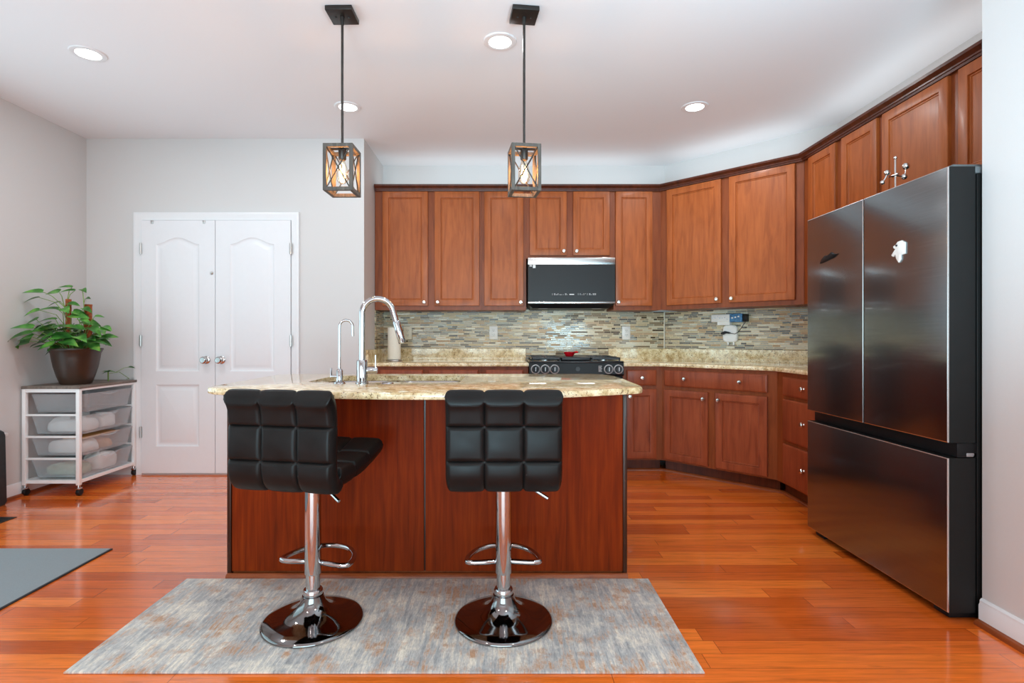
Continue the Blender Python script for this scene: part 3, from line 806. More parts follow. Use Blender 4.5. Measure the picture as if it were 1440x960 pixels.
def rrect(x0, x1, y0, y1, r, n=6):
    out = []
    for cx, cy, a0 in ((x1-r, y0+r, -90), (x1-r, y1-r, 0), (x0+r, y1-r, 90), (x0+r, y0+r, 180)):
        for i in range(n+1):
            a = R(a0+90*i/n); out.append((cx+r*math.cos(a), cy+r*math.sin(a)))
    return out
SX0, SX1, SY0, SY1 = -0.97, -0.215, 2.635, 3.105
it = thing('island_countertop', 'beige granite island top with a bowed front edge and sink cut-out', 'countertop', (0, 0, 0))
MB().slab(dense(front), tz0, tz1, holes=[rrect(SX0, SX1, SY0, SY1, 0.07)], rnd=0.007).build('slab', 'granite', it, smooth=30)
# undermount double bowl sink
sk = thing('sink', 'stainless steel undermount sink in the granite island top', 'sink', ((SX0+SX1)/2, (SY0+SY1)/2, 0))
cx0, cx1, cy0, cy1 = SX0-(SX0+SX1)/2, SX1-(SX0+SX1)/2, SY0-(SY0+SY1)/2, SY1-(SY0+SY1)/2
def bowl(x0, x1):
    g = MB()
    rs = []
    for d, z in ((-0.02, 0.862), (0.0, 0.862), (0.006, 0.855), (0.012, 0.70), (0.03, 0.668), (0.06, 0.660)):
        rs.append([(p[0], p[1], z) for p in rrect(x0+d, x1-d, cy0+d, cy1-d, 0.06)])
    for d, z in ((0.06, 0.657), (0.027, 0.664), (0.008, 0.70), (0.003, 0.850), (-0.02, 0.859)):
        rs.append([(p[0], p[1], z) for p in rrect(x0+d, x1-d, cy0+d, cy1-d, 0.06)])
    g.rings(rs, False, False)
    g.bm.faces.new([g.bm.verts.new((p[0], p[1], 0.6595)) for p in rrect(x0+0.055, x1-0.055, cy0+0.055, cy1-0.055, 0.06)])
    o = g.build('bowl', 'sink_steel', sk)
    MB().lathe([(0, 0.6605), (0.045, 0.6605), (0.045, 0.664), (0.036, 0.664), (0.03, 0.661), (0, 0.661)], 24, ((x0+x1)/2, 0, 0), 'z', False).build('drain', 'chrome', o)
bowl(cx0, -0.03); bowl(0.015, cx1)

def arc(c, r, a0, a1, n=14):
    """points in local x-z plane"""
    return [(c[0]+r*math.cos(R(a0+(a1-a0)*i/n)), 0, c[1]+r*math.sin(R(a0+(a1-a0)*i/n))) for i in range(n+1)]
# main pull-down faucet: gooseneck, wand, side lever
fz = tz1
fa = thing('kitchen_faucet', 'tall chrome gooseneck pull-down faucet beside the sink', 'faucet', (-0.675, 2.578, fz), R(16))
MB().lathe([(0, 0.0005), (0.031, 0.0005), (0.031, 0.006), (0.026, 0.010), (0.0255, 0.105), (0.023, 0.112), (0.0, 0.112)], 28).build('base', 'chrome', fa)
pts = [(0, 0, 0.11), (0, 0, 0.20), (0, 0, 0.30)]+arc((0.074, 0.331), 0.074, 180, 20, 18)[1:]
e = Vector(pts[-1]); d = Vector((math.sin(R(22))*0.75, 0, -1)).normalized()
pts += [tuple(e+d*0.05), tuple(e+d*0.06)]
MB().tube(pts, 0.0145, 18).build('spout', 'chrome', fa)
MB().tube([tuple(e+d*q) for q in (0.06, 0.066, 0.165, 0.172)], [0.0155, 0.0175, 0.0185, 0.016], 18).build('spray_head', 'chrome', fa)
MB().tube([(0.020, 0, 0.062), (0.066, 0, 0.062), (0.072, 0, 0.062)], [0.017, 0.017, 0.014], 18).tube([(0.064, 0, 0.066), (0.063, 0, 0.10), (0.0635, 0, 0.135)], [0.005, 0.0045, 0.004], 10).build('lever', 'chrome', fa)
# filtered water faucet
ff = thing('water_filter_faucet', 'small slim chrome drinking water faucet left of the tall faucet', 'faucet', (-0.782, 2.578, fz), R(16))
MB().lathe([(0, 0.0005), (0.028, 0.0005), (0.027, 0.005), (0.016, 0.010), (0.0155, 0.062), (0.010, 0.070), (0, 0.070)], 24).build('base', 'chrome', ff)
p2 = [(0, 0, 0.068), (0, 0, 0.15), (0, 0, 0.262)]+arc((0.030, 0.272), 0.030, 180, -8, 16)[1:]
p2.append((0.0605, 0, 0.235)); p2.append((0.0600, 0, 0.226))
MB().tube(p2, 0.0062, 12).build('spout', 'chrome', ff)
MB().tube([(-0.012, 0, 0.034), (-0.040, 0, 0.034)], 0.008, 12).tube([(-0.038, 0, 0.030), (-0.037, 0, 0.075)], [0.0045, 0.0035], 10).build('handle', 'chrome', ff)
# hole caps / soap plate between the two
tag(MB().lathe([(0, tz1+0.0005), (0.030, tz1+0.0005), (0.028, tz1+0.005), (0, tz1+0.006)], 24, (-0.555, 2.585, 0), 'z', False).build('sink_hole_cover', 'chrome'),
    'flat round chrome hole cover on the island top right of the tall faucet', 'cover')

# ------------------------------------------------------------------ bar stools
def padded(profile, W, t0, puff, nu=97, rows=None, seam_rows=3):
    """tufted pad following a side profile of (y, z) points; returns MB"""
    P = [Vector(p) for p in profile]
    L = [0.0]
    for a, b in zip(P, P[1:]): L.append(L[-1]+(b-a).length)
    nv = 96
    def at(s):
        s = max(0, min(L[-1], s))
        for i in range(len(P)-1):
            if s <= L[i+1]+1e-9:
                t = (s-L[i])/(L[i+1]-L[i]); i0, i3 = max(i-1, 0), min(i+2, len(P)-1)
                p0, p1, p2, p3 = P[i0], P[i], P[i+1], P[i3]
                return 0.5*((2*p1)+(-p0+p2)*t+(2*p0-5*p1+4*p2-p3)*t*t+(-p0+3*p1-3*p2+p3)*t**3)
        return P[-1]
    g = MB()
    front, back = [], []
    for iv in range(nv+1):
        v = iv/nv
        s = v*L[-1]
        p = at(s); q = (at(s+0.004)-at(s-0.004)).normalized(); nrm = Vector((-q.y, q.x))
        fr, bk = [], []
        gv = abs(math.sin(seam_rows*PI*v))
        ev = min(1.0, min(v, 1-v)/0.035); ev = math.sqrt(max(0.0, 1-(1-ev)**2))
        for iu in range(nu):
            u = iu/(nu-1)
            fu = abs(math.sin(3*PI*u))
            eu = min(1.0, min(u, 1-u)/0.045); eu = math.sqrt(max(0.0, 1-(1-eu)**2))
            h = (t0+puff*(0.5*math.sqrt(fu*gv)+0.5*min(1.0, min(fu, gv)*3.5)**0.5))*max(0.06, min(ev, eu))
            x = (u-0.5)*W
            fr.append((x, p.x+nrm.x*h, p.y+nrm.y*h)); bk.append((x, p.x-nrm.x*h, p.y-nrm.y*h))
        front.append(fr); back.append(bk)
    bm = g.bm
    for grid in (front, back):
        vv = [[bm.verts.new(p) for p in r] for r in grid]
        for a, b in zip(vv, vv[1:]):
            for i in range(nu-1): bm.faces.new((a[i], a[i+1], b[i+1], b[i]))
        if grid is front: F = vv
        else: B = vv
    per = lambda G: [G[0][i] for i in range(nu)]+[G[j][nu-1] for j in range(1, nv+1)]+[G[nv][i] for i in range(nu-2, -1, -1)]+[G[j][0] for j in range(nv-1, 0, -1)]
    pf, pb = per(F), per(B)
    for i in range(len(pf)):
        j = (i+1) % len(pf); bm.faces.new((pf[i], pf[j], pb[j], pb[i]))
    return g
def bar_stool(label, loc, rz):
    t = thing('bar_stool', label, 'bar stool', loc, rz, 'black tufted bar stools at the island')
    MB().lathe([(0.0, 0.001), (0.188, 0.001), (0.191, 0.004), (0.190, 0.009), (0.182, 0.014), (0.150, 0.022), (0.115, 0.031), (0.085, 0.042), (0.062, 0.058), (0.048, 0.078),
                (0.041, 0.098), (0.040, 0.102), (0.0, 0.102)], 56).build('base', 'dark_chrome', t, smooth=50)
    MB().lathe([(0, 0.1025), (0.036, 0.1025), (0.037, 0.108), (0.037, 0.122), (0.034, 0.127), (0.0, 0.127)], 32).build('collar', 'chrome', t)
    MB().lathe([(0, 0.127), (0.0265, 0.127), (0.0265, 0.20), (0, 0.20)], 32).build('lower_tube', 'chrome', t)
    MB().lathe([(0, 0.186), (0.0305, 0.186), (0.0312, 0.190), (0.0312, 0.562), (0, 0.562)], 32).build('gas_column', 'chrome', t)
    fr = [(-0.028, 0.012, 0.225), (-0.10, 0.0, 0.225), (-0.134, 0.004, 0.225), (-0.143, 0.020, 0.225), (-0.138, 0.060, 0.225), (-0.118, 0.110, 0.225), (-0.085, 0.150, 0.225), (-0.045, 0.175, 0.225)]
    fr2 = fr+[(0, 0.183, 0.225)]+[(-x, y, z) for x, y, z in reversed(fr)]
    pts = []
    for i in range(len(fr2)-1):
        p0, p1, p2, p3 = [Vector(fr2[max(0, min(len(fr2)-1, i+j))]) for j in (-1, 0, 1, 2)]
        for s_ in range(4):
            q = s_/4; pts.append(0.5*((2*p1)+(-p0+p2)*q+(2*p0-5*p1+4*p2-p3)*q*q+(-p0+3*p1-3*p2+p3)*q**3))
    pts.append(Vector(fr2[-1]))
    MB().tube(pts, 0.0105, 14).build('footrest', 'chrome', t)
    MB().box(-0.09, 0.09, -0.10, 0.09, 0.555, 0.572, 0.004).build('seat_plate', 'black_plastic', t)
    MB().tube([(0.03, -0.03, 0.553), (0.10, -0.075, 0.538), (0.150, -0.098, 0.513)], [0.0045, 0.0045, 0.0045], 10).tube([(0.118, -0.084, 0.530), (0.165, -0.104, 0.505)], 0.0065, 10).build('height_lever', 'chrome', t)
    seat = [(0.205, 0.655), (0.17, 0.645), (0.08, 0.620), (0.0, 0.608), (-0.08, 0.603), (-0.135, 0.605), (-0.160, 0.615)]
    padded(seat, 0.405, 0.022, 0.014).build('seat', 'leather', t, smooth=60)
    back = [(-0.150, 0.576), (-0.182, 0.590), (-0.200, 0.625), (-0.202, 0.70), (-0.200, 0.78), (-0.206, 0.850), (-0.222, 0.885), (-0.240, 0.898)]
    padded(back, 0.412, 0.021, 0.014).build('backrest', 'leather', t, smooth=60)
    return t
RZ = 0.009
bar_stool('black tufted bar stool turned at an angle, left one on the rug', (-0.742, 2.105, RZ), R(-11))
bar_stool('black tufted bar stool set square to the island, right one on the rug', (0.0, 2.11, RZ), R(0.5))

# rug, exercise mat, floor vent, black case
tag(MB().slab([(-1.452, 1.783), (0.664, 1.783), (0.664, 2.478), (-1.452, 2.478)], 0.0005, RZ-0.0005, rnd=0.003).build('runner_rug', 'rug'),
    'distressed grey, blue and rust runner rug under the bar stools', 'rug')
mt = thing('floor_mat', 'plain grey floor mat lying at the left edge of the room', 'mat', (0, 0, 0))
MB().slab([(-3.10, 1.1), (-2.05, 1.1), (-2.05, 2.835), (-3.10, 2.835)], 0.0005, 0.007, rnd=0.001).build('backing', 'mat_edge', mt)
MB().slab([(-3.096, 1.104), (-2.056, 1.104), (-2.056, 2.829), (-3.096, 2.829)], 0.0070, 0.0095, rnd=0.001).build('top_layer', 'mat_grey', mt)
vt = thing('floor_vent', 'dark brown metal floor register by the left wall', 'vent', (0, 0, 0))
b = MB(); b.box(-3.130, -3.010, 3.03, 3.345, 0.0005, 0.004, 0.001)
b.build('plate', 'vent_brown', vt)
s_ = MB()
for i in range(11): s_.box(-3.115, -3.025, 3.05+i*0.0262, 3.05+i*0.0262+0.012, 0.004, 0.0055)
s_.build('louver', 'black_plastic', vt)
cs_ = thing('black_case', 'black upright case with rounded top corner standing against the left wall', 'case', (-3.349, 3.455, 0))
def rsec(w0, d0, z, r): return [(p[0], p[1], z) for p in rrect(-w0, w0, -d0, d0, r)]
MB().rings([rsec(0.031, 0.15, 0.001, 0.012), rsec(0.034, 0.160, 0.02, 0.012), rsec(0.029, 0.155, 0.46, 0.012), rsec(0.025, 0.148, 0.485, 0.012), rsec(0.018, 0.135, 0.497, 0.012), rsec(0.010, 0.12, 0.50, 0.006)]).build('body', 'case_black', cs_, smooth=50)
MB().box(-0.008, 0.008, -0.05, 0.05, 0.499, 0.506, 0.002).build('handle', 'black_plastic', cs_)

# ------------------------------------------------------------------ refrigerator
FX = 1.736
fr_ = thing('refrigerator', 'black stainless french door refrigerator with bottom freezer drawer', 'refrigerator', (FX, 3.088, 0), R(-90))
FW = 3.088-2.112
MB().box(0.004, FW-0.004, 0.118, 0.76, 0.045, 1.755, 0.004).build('body', 'fridge_side', fr_)
def fdoor(name, x0, x1, z0, z1):
    d = MB()
    ring = lambda i, y: [(x0+i, y, z0+i), (x1-i, y, z0+i), (x1-i, y, z1-i), (x0+i, y, z1-i)]
    d.rings([ring(0, 0.108), ring(0, 0.012), ring(0.0015, 0.006)]).build
    o = d.build(name, 'fridge_side', fr_, smooth=20)
    e = MB().rings([ring(0.0005, 0.0058), ring(0.0005, 0.002), ring(0.003, 0.0004)])
    e.build('edge_trim', 'steel_edge', o, smooth=20)
    p = MB().rings([ring(0.0035, 0.0055), ring(0.0035, 0.0005), ring(0.0050, 0.0)])
    p.build('front_panel', 'black_steel', o, smooth=20)
    return o
xs_ = 3.088-2.607
fdoor('door', 0.0, xs_-0.003, 0.700, 1.780)
fdoor('door', xs_+0.003, FW, 0.700, 1.780)
fdoor('freezer_drawer', 0.0, FW, 0.036, 0.640)
MB().box(0.003, FW-0.003, 0.040, 0.117, 0.642, 0.698, 0.002).build('handle_recess', 'black_plastic', fr_)
MB().box(FW-0.055, FW-0.002, 0.075, 0.115, 0.644, 0.660, 0.003).build('hinge', 'chrome', fr_)
for x0, x1 in ((0.03, 0.13), (FW-0.13, FW-0.03)):
    MB().box(x0, x1, 0.045, 0.20, 1.756, 1.80, 0.008).build('hinge_cover', 'grey_cap', fr_)
MB().box(FW-0.052, FW-0.008, 0.115, 0.40, 1.757, 1.785, 0.006).build('hinge_cover', 'grey_cap', fr_)
for x0 in (0.03, FW-0.11):
    f = MB().box(x0, x0+0.08, 0.03, 0.20, 0.0, 0.034, 0.006)
    f.cyl((x0+0.04, 0.06, 0.0), (x0+0.04, 0.06, 0.045), 0.022)
    f.build('foot', 'black_plastic', fr_)
# magnets on the doors
def blob(poly, t, name, mat, parent=None):
    g = MB()
    rs = [[(p[0], y, p[1]) for p in poly] for y in (0, -t*0.7)]
    c = (sum(p[0] for p in poly)/len(poly), sum(p[1] for p in poly)/len(poly))
    rs.append([(c[0]+(p[0]-c[0])*0.88, -t, c[1]+(p[1]-c[1])*0.88) for p in poly])
    return g.rings(rs).build(name, mat, parent, smooth=40)
my = FX*760/(1268-708)
mg = thing('fridge_magnet', 'small white cut-out magnet on the right refrigerator door', 'magnet', (FX-0.0005, 2.36, 1.492), R(-90))
blob([(-0.052, -0.014), (-0.042, -0.022), (-0.026, -0.014), (-0.022, -0.034), (-0.008, -0.052), (0.004, -0.040), (0.004, -0.022), (0.028, -0.018), (0.030, 0.030), (0.012, 0.042), (-0.014, 0.040),
      (-0.024, 0.030), (-0.040, 0.024), (-0.036, 0.016), (-0.026, 0.012)], 0.007, 'body', 'white_plastic', mg)
MB().ball((-0.016, -0.0075, 0.024), 0.005, 10).build('dark_spot', 'black_plastic', mg)
mb = thing('fridge_magnet', 'small black magnet on the left refrigerator door', 'magnet', (FX-0.0005, 2.885, 1.535), R(-90))
blob([(-0.075, -0.018), (-0.02, -0.012), (0.05, -0.002), (0.085, 0.012), (0.045, 0.016), (0.03, 0.028), (0.0, 0.016), (-0.03, 0.018), (-0.06, 0.002)], 0.006, 'body', 'black_plastic', mb)
# silver ornament standing on the refrigerator
orn = thing('silver_ornament', 'silver metal ornament with balls on thin arms, on top of the refrigerator', 'ornament', (1.875, 2.585, 1.781))
MB().lathe([(0, 0), (0.045, 0), (0.045, 0.006), (0.012, 0.012), (0.006, 0.02), (0, 0.02)], 24).build('base', 'ornament_silver', orn)
MB().tube([(0, 0, 0.015), (0, 0, 0.185)], 0.0045, 10).build('rod', 'ornament_silver', orn)
MB().tube([(-0.035, 0, 0.098), (0, 0.0, 0.106), (0.045, 0, 0.100)], 0.0035, 8).tube([(0, -0.02, 0.108), (0, 0.02, 0.108)], 0.006, 8).build('arm', 'ornament_silver', orn)
for bx, bz, br in ((0, 0.190, 0.0085), (-0.040, 0.118, 0.0135), (-0.062, 0.072, 0.0105), (0.050, 0.150, 0.016), (0.042, 0.100, 0.0135)):
    MB().ball((bx, 0, bz), br, 18).build('ball', 'ornament_silver', orn)
MB().tube([(-0.040, 0, 0.118), (-0.047, 0, 0.095), (-0.062, 0, 0.072)], 0.003, 8).build('link', 'ornament_silver', orn)
MB().tube([(0.050, 0, 0.150), (0.047, 0, 0.12), (0.042, 0, 0.100)], 0.003, 8).build('link', 'ornament_silver', orn)

# ------------------------------------------------------------------ microwave and range
mw = thing('microwave', 'over-the-range microwave with black glass door and stainless trim above the range', 'microwave', (0.2115, 4.68, 1.37))
MW = 0.757
b = MB(); b.box(0, MW, 0.03, 0.400, 0.036, 0.435)
b.rings([[(0.0, 0.03, 0.036), (MW, 0.03, 0.036), (MW, 0.40, 0.036), (0, 0.40, 0.036)], [(0.045, 0.06, 0.0), (MW-0.045, 0.06, 0.0), (MW-0.03, 0.40, 0.0), (0.03, 0.40, 0.0)]])
b.build('body', 'black_plastic', mw, smooth=0)
MB().box(0, MW, 0.0, 0.03, 0.375, 0.436, 0.003).build('vent_trim', 'bright_steel', mw)
d = MB().box(0, MW, 0.002, 0.03, 0.055, 0.3745, 0.003).build('door', 'black_glass', mw, smooth=0)
rr_ = random.Random(3)
x = 0.21
while x < 0.58:
    if not 0.345 < x < 0.42:
        ww = rr_.choice((0.004, 0.006, 0.012))
        for z in (0.113, 0.121):
            if rr_.random() < 0.8: MB().box(x, x+ww, 0.0008, 0.002, z, z+0.0035).build('control_mark', 'mark_white', d, smooth=0)
    x += 0.016
MB().box(0.36, 0.40, 0.0008, 0.002, 0.113, 0.121).build('maker_mark', 'mark_white', d, smooth=0)
MB().box(0.0, MW, -0.006, 0.03, 0.037, 0.0545, 0.004).build('handle_strip', 'bright_steel', mw)
MB().box(0.043, 0.066, 0.0006, 0.002, 0.345, 0.373).build('sticker', 'mark_white', d, smooth=0)
MB().box(0.014, 0.036, 0.0006, 0.002, 0.358, 0.372).build('sticker', 'trim_grey', d, smooth=0)
for lx in (0.10, MW-0.18): MB().box(lx, lx+0.08, 0.10, 0.15, -0.0012, 0.0).build('task_lamp', 'trim_grey', mw, smooth=0)

rg = thing('gas_range', 'black slide-in gas range with five front knobs under the microwave', 'range', (0.2115, 4.40, 0))
RW = 0.770
b = MB(); b.box(0.004, RW-0.004, 0.06, 0.66, 0.10, 0.905); b.box(0.02, RW-0.02, 0.12, 0.66, 0.0, 0.10)
b.build('body', 'black_enamel', rg, smooth=0)
MB().box(0, RW, 0.0, 0.675, 0.9055, 0.920, 0.005).build('cooktop', 'black_enamel', rg)
pn = MB().rings([[(0, y, z) for y, z in ((0.02, 0.80), (0.0, 0.815), (0.010, 0.9050), (0.06, 0.9050), (0.06, 0.80))], [(RW, y, z) for y, z in ((0.02, 0.80), (0.0, 0.815), (0.010, 0.9050), (0.06, 0.9050), (0.06, 0.80))]]).build('control_panel', 'black_plastic', rg, smooth=0)
for kx in (0.050, 0.128, 0.205, 0.645, 0.725):
    kn = MB().lathe([(0, 0.006), (0.030, 0.006), (0.029, -0.012), (0.024, -0.026), (0, -0.026)], 28, (kx, 0, 0.855), 'y', False).build('knob', 'black_enamel', pn)
    MB().lathe([(0.030, 0.005), (0.038, 0.005), (0.038, -0.004), (0.034, -0.006), (0.030, -0.004), (0.030, 0.005)], 32, (kx, 0, 0.855), 'y', False).build('ring', 'ring_grey', kn)
    MB().box(kx-0.003, kx+0.003, -0.029, -0.024, 0.840, 0.872).build('pointer', 'ring_grey', kn)
for i in range(5): MB().box(0.563, 0.590-0.004*(i % 2), 0.0015, 0.012, 0.836+i*0.0105, 0.8395+i*0.0105).build('panel_mark', 'mark_white', pn, smooth=0)
MB().lathe([(0, 0.004), (0.018, 0.004), (0.018, 0.001), (0, 0.001)], 24, (0.395, 0, 0.857), 'y', False).build('display_dial', 'cast_iron', pn)
dr = MB().box(0.006, RW-0.006, 0.012, 0.06, 0.27, 0.795, 0.006).build('oven_door', 'black_glass', rg)
MB().tube([(0.06, 0.012, 0.745), (0.06, -0.035, 0.745), (RW-0.06, -0.035, 0.745), (RW-0.06, 0.012, 0.745)], 0.011, 12).build('handle', 'satin_steel', dr)
MB().box(0.006, RW-0.006, 0.014, 0.06, 0.11, 0.26, 0.006).build('storage_drawer', 'black_enamel', rg)
def grate(x0, x1):
    g = MB()
    y0, y1, z0, z1 = 0.045, 0.60, 0.930, 0.950
    for x in (x0, x1-0.012): g.box(x, x+0.012, y0, y1, z0, z1, 0.003)
    for y in (y0, (y0+y1)/2-0.006, y1-0.012): g.box(x0, x1, y, y+0.012, z0, z1, 0.003)
    for y in (y0+0.14, y1-0.14):
        g.box((x0+x1)/2-0.005, (x0+x1)/2+0.005, y-0.10, y+0.10, z0+0.004, z1+0.003, 0.003); g.box(x0, x1, y-0.005, y+0.005, z0+0.004, z1+0.003, 0.003)
    for x in (x0+0.002, x1-0.012):
        for y in (y0+0.002, y1-0.012): g.box(x, x+0.010, y, y+0.010, 0.9195, z0+0.002)
    return g.build('grate', 'cast_iron', rg)
grate(0.020, 0.262); grate(0.510, 0.750)
MB().box(0.268, 0.504, 0.045, 0.60, 0.924, 0.952, 0.006).build('griddle', 'cast_iron', rg)
for bx, by in ((0.14, 0.18), (0.14, 0.46), (0.63, 0.18), (0.63, 0.46)):
    MB().lathe([(0, 0.9195), (0.045, 0.9195), (0.045, 0.928), (0.034, 0.934), (0, 0.935)], 24, (bx, by, 0), 'z', False).build('burner', 'satin_steel', rg)
# red spoon rest on the griddle
rd = thing('spoon_rest', 'small red ceramic spoon rest on the range top', 'spoon rest', (0.568, 4.66, 0.9525))
MB().lathe([(0, 0.0), (0.030, 0.0), (0.036, 0.006), (0.048, 0.030), (0.050, 0.036), (0.046, 0.036), (0.034, 0.012), (0, 0.008)], 28).build('bowl', 'red_glaze', rd)
MB().tube([(0.044, 0, 0.032), (0.062, -0.01, 0.036), (0.074, -0.015, 0.034)], [0.010, 0.009, 0.006], 10).build('handle', 'red_glaze', rd)

# ------------------------------------------------------------------ counter-top small things
pt = thing('paper_towel_roll', 'white paper towel roll on a metal stand on the back counter', 'paper towel', (-0.966, 4.78, CZ1+0.0005))
MB().lathe([(0, 0), (0.070, 0), (0.072, 0.004), (0.068, 0.012), (0, 0.012)], 36).build('stand', 'satin_steel', pt)
MB().lathe([(0.019, 0.016), (0.056, 0.016), (0.0565, 0.02), (0.0565, 0.292), (0.056, 0.296), (0.019, 0.296), (0.019, 0.016)], 40, cap=False).build('roll', 'paper', pt)
MB().tube([(0, 0, 0.010), (0, 0, 0.325)], 0.006, 12).build('post', 'satin_steel', pt)

def outlet(label, loc, rz, mat='ivory_plastic', w=0.078, h=0.124):
    t = thing('wall_outlet', label, 'outlet', loc, rz, 'outlets on the tile backsplash')
    p = MB().box(-w/2, w/2, -0.006, 0, -h/2, h/2, 0.004).build('plate', mat, t)
    for dz in (-0.021, 0.021):
        r = MB().box(-0.017, 0.017, -0.008, -0.005, dz-0.014, dz+0.014, 0.004).build('receptacle', mat, t)
        s = MB().box(-0.008, -0.005, -0.0085, -0.0075, dz-0.002, dz+0.008).box(0.005, 0.008, -0.0085, -0.0075, dz-0.002, dz+0.008)
        s.lathe([(0, -0.0085), (0.0028, -0.0085), (0.0028, -0.0075), (0, -0.0075)], 10, (0, 0, dz-0.008), 'y', False).build('slot', 'outlet_dark', r, smooth=0)
    return t
TY = YK-0.0095
outlet('ivory wall outlet just right of the paper towel roll', (-0.900, TY, 1.157), 0, 'ivory_plastic')
outlet('white wall outlet between the paper towel roll and the range', (-0.094, TY, 1.160), 0, 'white_plastic')
outlet('white wall outlet on the tile right of the range', (1.153, TY, 1.157), 0, 'white_plastic')
# plug-in adapter with box on the angled wall
ox = 1.954-0.0072; oy = DIAG-1.954-0.0072
ad = thing('plug_in_adapter', 'white plug-in adapter on the angled tile wall with a cord', 'adapter', (ox, oy, 1.146), R(-45))
MB().rings([[(p[0]+0.012, y, p[1]) for p in rrect(-0.061+d, 0.061-d, -0.073+d, 0.073-d, 0.032)] for y, d in ((0, 0), (-0.026, 0), (-0.033, 0.007))]).build('body', 'white_plastic', ad)
for lx in (-0.008, 0.040): MB().box(lx-0.007, lx+0.007, -0.022, -0.003, -0.097, -0.066, 0.003).build('tab', 'white_plastic', ad)
MB().rings([[(p[0]*0.72, y, p[1]*0.72) for p in ((-0.075, -0.005), (-0.075, 0.012), (-0.03, 0.032), (0.02, 0.020), (0.035, 0.008), (0.02, 0.0), (-0.02, 0.004), (-0.05, -0.012))] for y in (-0.0335, -0.056)]).build('plug', 'black_plastic', ad)
MB().tube([(0.020, -0.045, 0.006), (0.060, -0.045, -0.002), (0.085, -0.042, 0.010), (0.112, -0.038, 0.045), (0.132, -0.035, 0.078), (0.145, -0.03, 0.100)], 0.0026, 8).build('cord', 'cord_black', ad)
bxx = thing('small_box', 'small white and blue box resting on top of the plug-in adapter', 'box', (ox, oy, 1.2195), R(-45))
MB().box(-0.136, 0.024, -0.062, -0.004, 0.028, 0.092, 0.003).box(-0.086, 0.022, -0.052, -0.004, 0.0005, 0.0285).build('carton', 'white_plastic', bxx)
MB().box(0.0245, 0.128, -0.064, -0.004, 0.024, 0.095, 0.004).build('blue_end', 'blue_box', bxx)
MB().box(0.1285, 0.164, -0.058, -0.004, 0.028, 0.090, 0.004).build('cap', 'black_plastic', bxx)
rr_ = random.Random(11)
for i in range(7):
    mx = -0.128+i*0.021; mz = 0.038+0.036*rr_.random()
    MB().box(mx, mx+0.009, -0.0626, -0.0615, mz, mz+0.010).build('printed_mark', 'ring_grey', bxx, smooth=0)
for i in range(3):
    mx = 0.040+i*0.026; mz = 0.036+0.036*rr_.random()
    MB().box(mx, mx+0.014, -0.0646, -0.0635, mz, mz+0.012).build('printed_mark', 'white_plastic', bxx, smooth=0)

